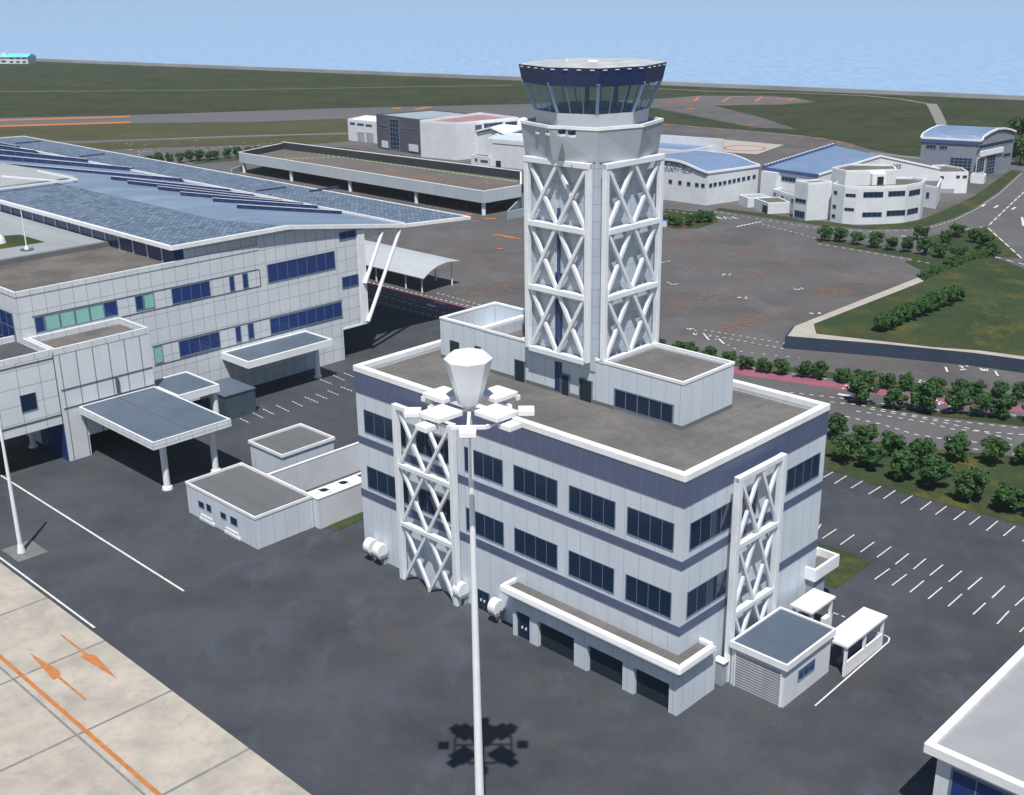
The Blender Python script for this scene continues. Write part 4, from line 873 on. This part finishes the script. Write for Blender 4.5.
for (p0, q0) in (((485.5, 214), (526, 190.5)),):
    a, b = at(*p0), at(*q0); t = b-a
    m.add([a, b, b+Vector((0, 0, 2.2)), a+Vector((0, 0, 1.2)), a+Vector((.3, .3, 0)), b+Vector((.3, .3, 0)), b+Vector((.3, .3, 2.2)), a+Vector((.3, .3, 1.2))], [(0, 1, 2, 3), (7, 6, 5, 4), (3, 2, 6, 7), (0, 3, 7, 4), (1, 5, 6, 2)])
m.build('ramp_wall', mGrateD, pd)
m = MB()
a, b = at(508, 219.5), at(530, 214.5); wallseg(m, a, b, 0, 1.9); wallseg(m, a, at(521, 206), 0, 2.1); m.build('ramp_wall', mDeckW, pd); m = MB()
a, b = at(232, 175), at(246, 170); wallseg(m, a, b, 0, 1.8); m.build('ramp_wall', mDeckW, pd)
# ------------------------------------------------------------------ distant buildings
def block(name, label, cat, outline, base, top, wall, roof, par=.5, root=None, h=None, inset=.35, rn='roof'):
    z = h if h is not None else hgt(*top, at(*base))
    P = [at(x, y, z) for x, y in outline]
    c = sum((Vector((p.x, p.y, 0)) for p in P), Vector())/len(P)
    r = root or thing(name, label, cat, c, RZ)
    m = MB(); m.prism(P, 0, z-par); m.build('wall', wall, r)
    m = MB(); parapet_ring(m, P, inset, z-par, z); m.build('parapet', mCap if wall is not mGreyD else mGreyD, r)
    m = MB(); m.prism([c+(Vector((p.x, p.y, 0))-c)*.985 for p in P], z-par, z-par+.12); m.build(rn, roof, r)
    return r, P, z
def wf(P, i, j): return Face(P[i], P[j])
def prof_hall(name, label, cat, F, prof, ext, wall, roof, root=None, thick=.35):
    """hall with a shaped gable: prof = (a,z) along face F, pulled back by vector ext"""
    r = root or thing(name, label, cat, F.A, RZ)
    def Q(a, z, k): return F.P(a, 0, z)+ext*k
    n = len(prof); a0, a1 = prof[0][0], prof[-1][0]
    pts = [(a0, 0)]+list(prof)+[(a1, 0)]; N = len(pts)
    m = MB(); A = [Q(a, z-(.1 if z else 0), 0) for a, z in pts]; B = [Q(a, z-(.1 if z else 0), 1) for a, z in pts]
    m.add(A+B, [tuple(range(N)), tuple(range(2*N-1, N-1, -1))]+[(i, i+1, i+1+N, i+N) for i in range(N-1)]); m.build('wall', wall, r)
    m = MB(); 
    for (p, q) in zip(prof[:-1], prof[1:]):
        e0, e1 = -.012, 1.012
        m.hexa([Q(*p, e0)+Vector((0, 0, -.05)), Q(*q, e0)+Vector((0, 0, -.05)), Q(*q, e1)+Vector((0, 0, -.05)), Q(*p, e1)+Vector((0, 0, -.05))], [Q(*p, e0)+Vector((0, 0, thick)), Q(*q, e0)+Vector((0, 0, thick)), Q(*q, e1)+Vector((0, 0, thick)), Q(*p, e1)+Vector((0, 0, thick))])
    ro = m.build('roof', roof, r)
    m = MB()
    for k in (-.016, 1.016):
        for (p, q) in zip(prof[:-1], prof[1:]): m.beam(Q(*p, k)+Vector((0, 0, .22)), Q(*q, k)+Vector((0, 0, .22)), .5, .4, (0, 0, 1))
    for p in (prof[0], prof[-1]): m.beam(Q(*p, -.016)+Vector((0, 0, .2)), Q(*p, 1.016)+Vector((0, 0, .2)), .5, .5, (0, 0, 1))
    m.build('roof_edge', mCap, ro)
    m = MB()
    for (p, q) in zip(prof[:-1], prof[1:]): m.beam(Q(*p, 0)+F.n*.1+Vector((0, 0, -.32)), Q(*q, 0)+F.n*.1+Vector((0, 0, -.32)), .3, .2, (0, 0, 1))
    m.build('eave_board', mHangD, ro)  # dark blue board along the gable below the roof edge
    return r
def text(root, F, s, x, y, size, mat=None):
    a, z = F.px(x, y); c = bpy.data.curves.new('t', 'FONT'); c.body = s; c.size = size; c.extrude = .02; c.align_x = 'CENTER'
    o = bpy.data.objects.new('tmp', c); C.objects.link(o); bpy.context.view_layer.update()
    me = bpy.data.meshes.new_from_object(o.evaluated_get(bpy.context.evaluated_depsgraph_get())); bpy.data.objects.remove(o)
    # reading direction: to the camera's right
    t = F.t if F.t.dot(RT) > 0 else -F.t
    mb = MB(); p0 = F.P(a, .06, z)
    mb.add([p0+t*v.co.x+Vector((0, 0, v.co.y))+F.n*v.co.z for v in me.vertices], [tuple(p.vertices) for p in me.polygons])
    mb.build('lettering', mat or mText, root)
# charcoal, white, red roofed halls beyond the parking deck
r, P, z = block('charcoal_office', 'charcoal and glass office block with pale teal roof beyond the parking deck', 'office block', [(376, 114), (418.3, 119.3), (450, 116.5), (470, 113), (432, 109.5)], (378, 148), (376, 114), mGreyD, mTealR)
F = wf(P, 0, 1)
winpx(r, F, 388.8, 118, 400, 151, n=3, hbars=6, glass=mGlass, fw=.3)
winpx(r, F, 377, 124.5, 388, 129, n=3, fw=.2); winpx(r, F, 401, 127.5, 417.8, 132.5, n=4, fw=.2)
for x0, y0, x1, y1 in ((382.3, 140.5, 388.5, 148), (409.3, 144, 418.4, 152)):
    a0, z1 = F.px(x0, y0); a1, z0 = F.px(x1, y1); m = MB(); F.box(m, a0, a1, .01, .3, max(0, z0), z1); m.build('entrance_surround', mPlain, r)
r, P, z = block('shutter_workshop', 'small white workshop with two roller shutters left of the charcoal office', 'workshop', [(347.5, 119), (376.3, 121.5), (377, 116), (365, 115.2)], (350, 140.5), (348, 119), mPlain, mWhite)
F = wf(P, 0, 1)
for x0, y0, x1, y1 in ((350, 122, 355, 125), (357, 123, 364, 126), (365.5, 124, 372, 127)): winpx(r, F, x0, y0, x1, y1, n=1, fw=.2)
for x0, y0, x1, y1 in ((357.5, 131.5, 365, 144), (366.5, 132, 374, 145.5)):
    a0, z1 = F.px(x0, y0); a1, z0 = F.px(x1, y1); m = MB(); F.box(m, a0, a1, .01, .2, max(.02, z0), z1); m.build('roller_shutter', mShut, r)
r, P, z = block('red_roof_hall', 'big plain white hall with faded red roof beyond the parking deck', 'hall', [(419.8, 120), (456, 122.6), (518.5, 117.2), (480.4, 112.3)], (457, 160), (457, 122.4), mPlain, mPink, par=.8)
F = wf(P, 1, 2)
for x0, y0, x1, y1 in ((475, 125, 482, 130.5), (483.5, 123.5, 503, 128.5), (505, 122, 517, 126.5)): winpx(r, F, x0, y0, x1, y1, n=4, fw=.2)
F = Face(at(472.8, 157.4), at(503, 160.5))
pa = [F.px(472.8, 132.8), F.px(491, 128.3), F.px(507, 135)]; pa[0] = (0, pa[0][1])
prof_hall('white_gable_store', 'small white gabled store tucked between the red-roofed hall and the tower', 'store', F, pa, (at(516, 152)-at(503, 160.5))*1.0+EV*9, mPlain, mWhite)
r, P, z = block('long_window_workshop', 'white workshop with one long dark window, just left of the tower', 'workshop', [(488, 138), (560, 144), (575, 137), (500, 132)], (489, 166), (489, 138), mPlain, M('bluish_white_roof', (.55, .62, .72), (.5, .57, .67), .2, .5))
F = wf(P, 0, 1); winpx(r, F, 492.7, 143, 560, 149.5, n=22, fw=.2)
a0, z1 = F.px(496, 160.5); a1, z0 = F.px(501, 168); m = MB(); F.box(m, a0, a1, .01, .1, .02, z1); m.build('door', mGlass, r)
r, P, z = block('low_white_annex', 'tiny low white annex with two small windows beside the long-window workshop', 'annex', [(471, 154.8), (489, 157), (494, 155), (478, 153.5)], (471, 164.5), (471, 154.8), mPlain, mRoofG, par=.2)
F = wf(P, 0, 1); winpx(r, F, 475, 158, 477.5, 161.5, n=1, fw=.15); winpx(r, F, 480.5, 159.5, 488, 163, n=2, fw=.15)
# hangar A (right of tower)
F = Face(at(706.4, 205.5), at(662, 199.3))
pr = [F.px(*p) for p in ((707.4, 173.3), (699, 170), (690.6, 166), (681, 162.3), (671, 160.5), (662.6, 160))]
pr[0] = (0, pr[0][1]); L = pr[-1][0]
pr2 = pr+[(2*L-a, zz) for a, zz in reversed(pr[:-1])]
ha = prof_hall('wave_roof_hangar', 'white hangar with wavy blue roof and row of small windows', 'hangar', F, pr2, at(757, 197.7)-at(706.4, 205.5), mPlain, mHang)
FQ = Face(at(706.4, 205.5), at(757, 197.7))
for x, y, F_ in [(688.8, 183.8, F), (680, 182.6, F), (670.5, 181.5, F), (697, 184.8, F), (703, 185.5, F)]+[(710.5, 185.3, FQ), (715, 184.4, FQ), (720, 183.5, FQ), (724.6, 182.6, FQ), (729.5, 181.7, FQ), (734, 180.7, FQ), (738.5, 179.7, FQ), (743.5, 178.8, FQ), (748.5, 177.7, FQ), (754, 176.7, FQ)]:
    a, zz = F_.px(x, y); window(ha, F_, a-.55, a+.55, zz-.5, zz+.5, n=1, fw=.08, proud=.1, name='small_window')
text(ha, F, 'A-AIR-SI', 675, 167.5, 2.0); text(ha, F, 'SECURITY TECH', 676, 172, 1.3)
r, P, z = block('rear_blue_roof_hall', 'white hall with flat pale blue roof behind the wavy-roofed hangar', 'hall', [(600, 137), (718, 145), (684, 150.5), (600, 144)], (660, 162), (660, 148), mPlain, mHang, par=.3, h=7.5)
a, b = at(600, 134, 8.5), at(723.7, 143, 8.5); m = MB(); wallseg(m, Vector((a.x, a.y, 0)), Vector((b.x, b.y, 0)), 0, 9.6, .6); m.build('rear_wall', mPlain, r)
# hangar C
PA, PB = at(764, 167.5, 8.3), at(818.5, 174.8, 8.3); PP = at(880.4, 155.8, 11.0); PQ = at(834, 145.6, 11.0)
hc = thing('blue_roof_hangar', 'hangar with broad sloping blue roof behind the rounded office', 'hangar', Vector((*PA.xy, 0)))
PE = at(940, 168.5, 8.0); PF = PE+(PQ-PP)
m = MB(); low = [Vector((p.x, p.y, 0)) for p in (PA, PB, PP, PE, PF, PQ)]; hi = [p-Vector((0, 0, .3)) for p in (PA, PB, PP, PE, PF, PQ)]
m.add(low+hi, [(0, 1, 7, 6), (1, 2, 8, 7), (2, 3, 9, 8), (3, 4, 10, 9), (4, 5, 11, 10), (5, 0, 6, 11), (6, 7, 8, 11), (8, 9, 10, 11)]); m.build('wall', mPlain, hc)
dz = Vector((0, 0, .3)); m = MB(); m.hexa([PA-dz*.9, PB-dz*.9, PP-dz*.9, PQ-dz*.9], [PA, PB, PP, PQ]); m.hexa([PP-dz*.9, PE-dz*.9, PF-dz*.9, PQ-dz*.9], [PP, PE, PF, PQ]); ro = m.build('roof', mHang, hc)
m = MB(); m.beam(PA, PQ, 1.0, .9, (0, 0, 1)); m.beam(PA-dz, PB-dz, .8, .5, (0, 0, 1)); m.build('dark_verge', mHangD, ro)
m = MB()
for k in range(24): a = PA.lerp(PQ, (k+.2)/24)+Vector((0, 0, .62)); b = PA.lerp(PQ, (k+.7)/24)+Vector((0, 0, .62)); m.beam(a, b, .15, .4)
m.beam(PB, PP, .4, .4, (0, 0, 1)); m.beam(PP, PE, .4, .4, (0, 0, 1)); m.build('verge_trim', mCap, ro)
FC = Face(PA, PB)
m = MB(); FC.box(m, .3, FC.px(780, 170)[0], .01, 1.4, 0, 7.6); m.build('corner_bay', mPlain, hc)
winpx(hc, FC, 781.5, 175.5, 796, 183, n=4, fw=.2)
FCg = Face(PP, PE); text(hc, Face(PB, PP+(PP-PB)*.0+Vector((.01, 0, 0))), 'AIR', 868, 163, .01)
text(hc, FCg, 'AVIOSS', 891, 168.3, 1.5)
# rounded office
ro_ = thing('rounded_office', 'white two-storey office with curved front and dark strip windows', 'office block', at(880, 205))
_, P, z = block('', '', '', [(832.8, 183.5), (845.2, 185.7), (857.7, 186.4), (861, 186.4), (884, 186), (907, 185), (923, 182), (926, 179.3), (913, 176.9), (880, 176.5), (845, 177.5)], (859, 224.5), (859, 186.3), mPlain, mRoofB, root=ro_, par=.6)
zo = z
F = wf(P, 3, 5)
for x0, y0, x1, y1 in ((863.5, 192, 883, 197.5), (888.5, 191.2, 905, 196)): winpx(ro_, Face(P[3], P[4]) if x0 < 880 else Face(P[4], P[5]), x0, y0, x1, y1, n=4, fw=.08, proud=.04)
for x0, y0, x1, y1 in ((862.3, 212.3, 881.5, 217), (886.7, 210.6, 905, 215.5)): winpx(ro_, Face(P[3], P[4]) if x0 < 880 else Face(P[4], P[5]), x0, y0, x1, y1, n=4, fw=.08, proud=.04)
for x0, y0, x1, y1 in ((909.2, 190.6, 919.8, 194.4), (907.3, 209.3, 917.6, 213)): winpx(ro_, Face(P[5], P[6]), x0, y0, x1, y1, n=3, fw=.08, proud=.04)
for x0, y0, x1, y1 in ((845.6, 193.3, 855.7, 197.5), (844.5, 207.5, 854, 211.5)): winpx(ro_, Face(P[1], P[2]), x0, y0, x1, y1, n=3, fw=.08, proud=.04)
for x, y in ((835.7, 192.5), (834.5, 206.5), (833.6, 216)): winpx(ro_, Face(P[0], P[1]), x-1.7, y-2.2, x+1.7, y+2.2, n=1, fw=.12)
block('', '', '', [(832, 167.4), (846, 170.5), (870, 170), (897, 169), (893, 164.5), (850, 163.5)], None, None, mPlain, mRoofB, root=ro_, h=zo+3.0, rn='upper_roof')
m = MB(); b = at(877, 181, zo)
fb = Face(at(872, 184, zo), at(886, 183.5, zo)); fb.box(m, 0, fb.L, -3, 0, zo-.3, zo+2.2); k = m.build('roof_stair_house', mWhite, ro_)
m = MB(); fb.box(m, fb.L*.35, fb.L*.8, .01, .1, zo-.2, zo+1.6); m.build('door', mBlack, k)
_, P, z = block('', '', '', [(795.4, 180.5), (808.6, 183), (832.5, 181.3), (818, 178.8)], (806.5, 221), (808.6, 183), mPlain, mRoofG, root=ro_, rn='wing_roof')
F = wf(P, 0, 1)
winpx(ro_, F, 795.5, 197.5, 806, 204, n=3, fw=.15); winpx(ro_, F, 794.8, 209.5, 804.5, 219, n=4, fw=.15)
_, P, z = block('', '', '', [(922, 184.5), (938, 187), (942, 178), (926, 176)], (936, 209), (938, 187), mPlain, mRoofG, root=ro_, rn='wing_roof')
winpx(ro_, wf(P, 0, 1), 926.5, 192, 929, 198.5, n=1, fw=.12)
_, P, z = block('', '', '', [(773, 188.7), (795, 195.5), (801, 189), (784, 186.5)], None, None, mPlain, mRoofL, root=ro_, h=4.0, rn='wing_roof')
for x, y in ((775, 194), (782.5, 197), (792.5, 200)): winpx(ro_, wf(P, 0, 1), x-1, y-1.8, x+1, y+1.8, n=1, fw=.1)
r, P, z = block('brown_roof_hut', 'small white hut with flat brown roof and dark doorway, near the hangars', 'hut', [(754.4, 198), (768.3, 203), (790, 202), (778.6, 196.8)], (767, 214), (768, 203), mPlain, mRoofB, par=.2)
a0, z1 = wf(P, 0, 1).px(763, 204.5); a1, z0 = wf(P, 0, 1).px(767.3, 212); m = MB(); wf(P, 0, 1).box(m, a0, a1, .01, .1, .02, z1); m.build('door', mBlack, r)
block('pale_blue_roof_hut', 'small white hut with pale blue roof right of the wavy-roofed hangar', 'hut', [(739, 194.6), (748, 198), (771, 197), (760, 193.6)], (747.3, 207.5), (748, 198), mPlain, mTealR, par=.2)
r, P, z = block('white_side_office', 'white one-storey office with two dark windows before the grey hangar', 'office', [(939, 172), (968.7, 171.8), (962, 167.5), (945, 164.5), (932, 165)], (967, 193), (968.7, 171.6), mWhite, mRoofB)
F = wf(P, 0, 1)
for x0, x1 in ((956.2, 959.8), (962.8, 966.8)): winpx(r, F, x0, 175.3, x1, 178.3, n=1, fw=.12)
winpx(r, F, 940, 176, 943.8, 179, n=1, fw=.12)
a0, z1 = F.px(939.8, 188.7); a1, z0 = F.px(953.7, 194.5); m = MB(); F.box(m, a0, a1, .01, .1, .02, z1); m.build('garage_bay_panel', mDeckW, r)
block('flat_white_store', 'little white store with pale blue lid right of the side office', 'store', [(971, 174.5), (984.5, 175.5), (986.5, 173.5), (974, 172.5)], (985, 183.8), (984.8, 175.3), mWhite, mTealR, par=.15)
# hangar D
nb = at(976.5, 178.5); F = Face(nb, at(1010.7, 170.5))
prd = [F.px(*p) for p in ((977, 142.2), (983, 137.3), (990, 132.8), (997, 129.6), (1004, 129), (1010, 130.2), (1015, 132.2))]
prd[0] = (0, prd[0][1]); lb = Vector((*at(922, 138.4, prd[0][1]).xy, 0)); ext = lb-nb
hd = prof_hall('grey_arched_hangar', 'grey hangar with arched blue roof at the far right', 'hangar', F, prd, ext, mGrey, mHang)
FD = Face(nb, lb)
winpx(hd, F, 979, 145, 1011, 141.2+0, n=1) if False else None
def wfp(F, x0, x1, yt, yb, **k):
    a0, zt = F.px(x0, yt); a1, _ = F.px(x1, yt); _, zb = F.px(x0, yb); return window(hd, F, a0, a1, zb, zt, **k)
wfp(F, 979, 1012.5, 145, 149.5, n=9, fw=.2); wfp(F, 977, 985.5, 158, 174, n=3, hbars=5, fw=.3, frame=mWhite); wfp(F, 987.5, 996, 155.5, 175, n=3, hbars=5, fw=.3); wfp(F, 1003.5, 1010.5, 153.5, 157.5, n=3, fw=.15)
a0, zt = F.px(977.5, 152); a1, _ = F.px(1002.5, 146.5); _, zb = F.px(977.5, 157); m = MB(); F.box(m, .1, a1, .01, .5, zb, zt); m.build('white_lintel', mWhite, hd)
wfp(FD, 926, 936.8, 144, 148.8, n=3, fw=.2); wfp(FD, 939.3, 948, 145, 149.5, n=3, fw=.2); wfp(FD, 950, 973, 156.5, 173, n=5, hbars=4, fw=.3, glass=mBlack, name='hangar_door')
m = MB(); FD.box(m, 0, FD.L, .02, .3, prd[0][1]-1.0, prd[0][1]-.15); m.build('blue_fascia', mHangD, hd)
# seaside house
F = Face(at(28.2, 63.9), at(-14, 63.9)); zz = F.px(27.2, 57.2)[1]; zr = zz+2.2
hh = thing('seaside_house', 'distant two-storey house with cyan roof on the shore', 'house', at(10, 64))
m = MB(); F.box(m, 0, F.L, -11, 0, 0, zz); m.build('wall', mPlain, hh)
m = MB(); q = [F.P(-.5, .6, zz), F.P(F.L, .6, zz), F.P(F.L, -11.6, zz), F.P(-.5, -11.6, zz)]; t2 = [F.P(-.5, -5.2, zr), F.P(F.L, -5.2, zr), F.P(F.L, -5.8, zr), F.P(-.5, -5.8, zr)]; m.hexa(q, t2); m.build('roof', mCyan, hh)
for x in (11.5, 18, 24.2): 
    for y in (58.2, 62): winpx(hh, F, x-1.7, y-.9, x+1.7, y+.9, n=1, fw=.1)
winpx(hh, F, 1, 60.5, 6, 62.2, n=1, fw=.1)
m = MB(); F.box(m, 18, 21, -5, -2, zr-1.2, zr+.9); m.build('dormer', mWhite, hh)
# booth
r, P, z = block('blue_roof_booth', 'tiny white booth with blue roof beside the bushes at the lot edge', 'booth', [(652, 220.3), (666.5, 221.5), (668.5, 219.3), (655, 218)], (667, 227), (667, 221.5), mPlain, M('booth_blue', (.05, .18, .6), None, 1, .5), par=.1)
# ------------------------------------------------------------------ trees
def crown_mesh(seed, cone=False):
    rnd = random.Random(seed); m = MB()
    cl = []
    for _ in range(19):
        a = rnd.uniform(0, 6.283); k = math.sqrt(rnd.random()); zz = rnd.uniform(-.95, .95)
        rr = math.sqrt(max(0, 1-(zz*.85)**2))
        cl.append((Vector((math.cos(a)*k*rr*1.75, math.sin(a)*k*rr*1.75, 2.35+zz*1.15)), rnd.uniform(.38, .8)))
    cl.append((Vector((rnd.uniform(-.3, .3), rnd.uniform(-.3, .3), 2.3)), 1.05))
    for c, r in cl:
        for _ in range(int(110*r)):
            d = Vector((rnd.gauss(0, 1), rnd.gauss(0, 1), rnd.gauss(0, 1))).normalized()
            p = c+d*r*rnd.uniform(.65, 1.05)*Vector((1, 1, .85)).length/1.62
            n = (d+Vector((rnd.uniform(-.6, .6), rnd.uniform(-.6, .6), rnd.uniform(-.2, .8)))).normalized()
            x = n.orthogonal().normalized(); y = n.cross(x); a = rnd.uniform(0, 6.28)
            x, y = x*math.cos(a)+y*math.sin(a), y*math.cos(a)-x*math.sin(a); s = rnd.uniform(.14, .29)
            m.add([p-x*s, p-y*s*.8, p+x*s, p+y*s*.8], [(0, 1, 2, 3)])
    return m
def trunk_mesh(seed):
    rnd = random.Random(seed); m = MB(); m.cyl((0, 0, 0), (rnd.uniform(-.08, .08), 0, 1.5), .11, .08, 7)
    top = Vector((0, 0, 1.4))
    for k in range(5):
        a = k*1.26+rnd.uniform(-.3, .3); m.cyl(top, top+Vector((math.cos(a)*.9, math.sin(a)*.9, rnd.uniform(.7, 1.3))), .06, .025, 5)
    return m
protos = []
for sd in range(6):
    def mk(mb, name, mat):
        me = bpy.data.meshes.new(name); me.from_pydata([tuple(p) for p in mb.v], [], mb.f); me.materials.append(mat); return me
    protos.append((mk(trunk_mesh(sd), 'trunk', mBark), mk(crown_mesh(sd+20), 'crown', mLeaf)))
ORD = ['first', 'second', 'third', 'fourth', 'fifth', 'sixth', 'seventh', 'eighth', 'ninth', 'tenth', 'eleventh', 'twelfth', 'thirteenth', 'fourteenth', 'fifteenth', 'sixteenth', 'seventeenth', 'eighteenth', 'nineteenth', 'twentieth', 'twenty-first', 'twenty-second']
tcount = 0
def tree(base, w, label, group):
    global tcount
    s = w/4.15; tm, cm = protos[tcount % 6]; tcount += 1
    r = bpy.data.objects.new('tree', None); C.objects.link(r); r.location = base; r.rotation_euler = (0, 0, random.uniform(0, 6.28)); k_ = random.uniform(.88, 1.1); r.scale = (s*k_, s*random.uniform(.9, 1.08), s*random.uniform(.86, 1.08))
    tag(r, label, 'tree', group)
    a = bpy.data.objects.new('trunk', tm); C.objects.link(a); a.parent = r
    b = bpy.data.objects.new('crown', cm); C.objects.link(b); b.parent = r
def row(pts, where, group, wpx=None, z=0, crown=False, wm=None, kind='round tree'):
    for i, p in enumerate(sorted(pts, key=lambda q: q[0])):
        x, y = p[0], p[1]
        if crown: b = at(x, y, z+2.2); b.z = z
        else: b = at(x, y, z)
        wp = p[2] if len(p) > 2 else wpx
        d = (b-CAM).dot(FW); w = wm or wp*d/FPX
        tree(b, w, '%s, %s from the left %s' % (kind, ORD[i], where), group)
def crp(ox, oy, s, l): return [(ox+p[0]/s, oy+p[1]/s)+((p[2]/s,) if len(p) > 2 else ()) for p in l]
row(crp(740, 380, 3.606, [(372, 293, 112), (472, 324, 112), (583, 362, 122), (688, 390, 128), (823, 432, 132), (958, 472, 128), (1075, 500, 125)]), 'along the parking bays', 'trees beside the parking bays')
row(crp(740, 380, 3.606, [(350, 150, 105), (452, 185, 105), (556, 215, 108), (668, 245, 115), (790, 230, 118), (918, 240, 112), (1030, 245, 100)]), 'just below the dashed road', 'trees below the dashed road', crown=True)
row(crp(740, 220, 3.606, [(25, 487, 68), (90, 500, 66), (153, 505, 68), (233, 515, 66), (290, 523, 72), (373, 533, 66), (455, 543, 76), (533, 553, 68), (605, 562, 72), (710, 578, 76), (795, 580, 70), (860, 580, 68), (940, 583, 70), (1010, 587, 66), (1085, 592, 66)])+crp(640, 180, 3.938, [(80, 622, 70), (145, 640, 68), (195, 648, 68), (275, 663, 72), (350, 678, 72)])+[(507, 303, 12), (519, 307, 12)], 'in the row above the pink lane', 'trees above the pink lane', crown=True)
row(crp(740, 220, 3.606, [(437, 605, 112), (560, 625, 96), (672, 638, 118), (783, 640, 104), (893, 655, 108), (955, 660, 96), (1080, 672, 100)]), 'on the near side of the pink lane', 'trees between the pink lane and the dashed road', crown=True)
row(crp(740, 220, 3.606, [(308, 40, 58), (362, 43, 60), (425, 53, 60), (487, 62, 60), (547, 72, 60), (605, 78, 60), (668, 88, 62), (725, 97, 62), (790, 105, 62)]), 'between the big lot and curved road', 'trees between the lot and the curved road', crown=True)
row(crp(740, 220, 3.606, [(655, 36, 60), (748, 50, 58), (788, 26, 60), (850, 45, 60)]), 'of the four loose trees at the road bend', 'loose trees at the road bend', crown=True)
row(crp(740, 220, 3.606, [(884, 68, 66), (905, 105, 72), (880, 118, 66), (855, 128, 62), (830, 135, 62), (805, 143, 62), (782, 151, 62), (758, 160, 62), (735, 169, 62), (710, 178, 62), (688, 187, 62), (665, 195, 62)]), 'in the diagonal row behind the lawn', 'diagonal tree row behind the lawn', crown=True)
row([(740+(510+i*21.5)/3.606, 220+(352-i*8.6+(4 if i % 2 else 0))/3.606, 19) for i in range(14)], 'in the dense row on the raised lawn', 'dense tree row on the raised lawn', crown=True, z=HM-.03)
row(crp(640, 100, 5.12, [(150, 592, 66), (198, 597, 60), (255, 595, 64), (308, 580, 64), (355, 578, 60)]), 'in the clump before the wavy-roofed hangar', 'clump before the wavy-roofed hangar', crown=True)
row(crp(0, 30, 3.94, [(590, 500, 46), (625, 500, 46), (668, 499, 46), (708, 496, 44), (748, 491, 44), (785, 488, 44), (822, 487, 44), (850, 483, 44), (895, 478, 44), (933, 475, 44), (978, 470, 42), (1012, 467, 42)]), 'in the far row behind the terminal', 'far tree row behind the terminal roof', crown=True)
for x, y, w, l in ((1022, 133, 9.5, 'large dark tree at the right edge, the farther of two'), (1021, 155, 8.5, 'large dark tree at the right edge beside the grey hangar, the nearer of two')):
    b = at(x, y, 3); b.z = 0; tree(b, w, l, 'large trees at the right edge')
# ------------------------------------------------------------------ sea air
m = MB(); q = [(-7000, -700), (7000, -700), (7000, 9000), (-7000, 9000)]
m.hexa([Vector((x, y, -3.6)) for x, y in q], [Vector((x, y, 58)) for x, y in q])
hz = m.build('haze', mWhite, None, Vector((0, 0, -3.6))); hz['kind'] = 'stuff'
hm = bpy.data.materials.new('haze'); hm.use_nodes = True; hn = hm.node_tree; hn.nodes.clear()
ho = hn.nodes.new('ShaderNodeOutputMaterial'); hv = hn.nodes.new('ShaderNodeVolumePrincipled'); hv.inputs['Color'].default_value = (.80, .90, 1, 1); hv.inputs['Density'].default_value = .0001
hn.links.new(hv.outputs[0], ho.inputs['Volume']); hz.data.materials.clear(); hz.data.materials.append(hm)
# ------------------------------------------------------------------ camera, light, world
cam = bpy.data.objects.new('camera', bpy.data.cameras.new('camera')); C.objects.link(cam)
cam.matrix_world = Matrix((( RT.x, UP.x, -FW.x, 0), (RT.y, UP.y, -FW.y, 0), (RT.z, UP.z, -FW.z, HC), (0, 0, 0, 1)))
cam.data.sensor_width = 36; cam.data.lens = 36*FPX/1024; cam.data.clip_start = .5; cam.data.clip_end = 90000
sc_ = bpy.context.scene; sc_.camera = cam
EL = rad(63.3)
sun = bpy.data.objects.new('sun', bpy.data.lights.new('sun', 'SUN')); C.objects.link(sun)
sun.rotation_euler = Vector((-.008, math.cos(EL), -math.sin(EL))).to_track_quat('-Z', 'Y').to_euler()
sun.data.energy = 5.0; sun.data.angle = rad(.5); sun.data.color = (1, .965, .91)
w = bpy.data.worlds.new('World'); sc_.world = w; w.use_nodes = True
nt = w.node_tree; sky = nt.nodes.new('ShaderNodeTexSky'); sky.sky_type = 'NISHITA'; sky.sun_disc = False
sky.sun_elevation = EL; sky.sun_rotation = rad(180); sky.air_density = 1.2; sky.dust_density = .6; sky.ozone_density = 3.0
nt.links.new(sky.outputs[0], nt.nodes['Background'].inputs[0]); nt.nodes['Background'].inputs[1].default_value = .072
sc_.render.engine = 'CYCLES'
vs = sc_.view_settings; vs.view_transform = 'Standard'; vs.look = 'None'; vs.exposure = 0.08; vs.gamma = 1
sc_.cycles.transparent_max_bounces = 12
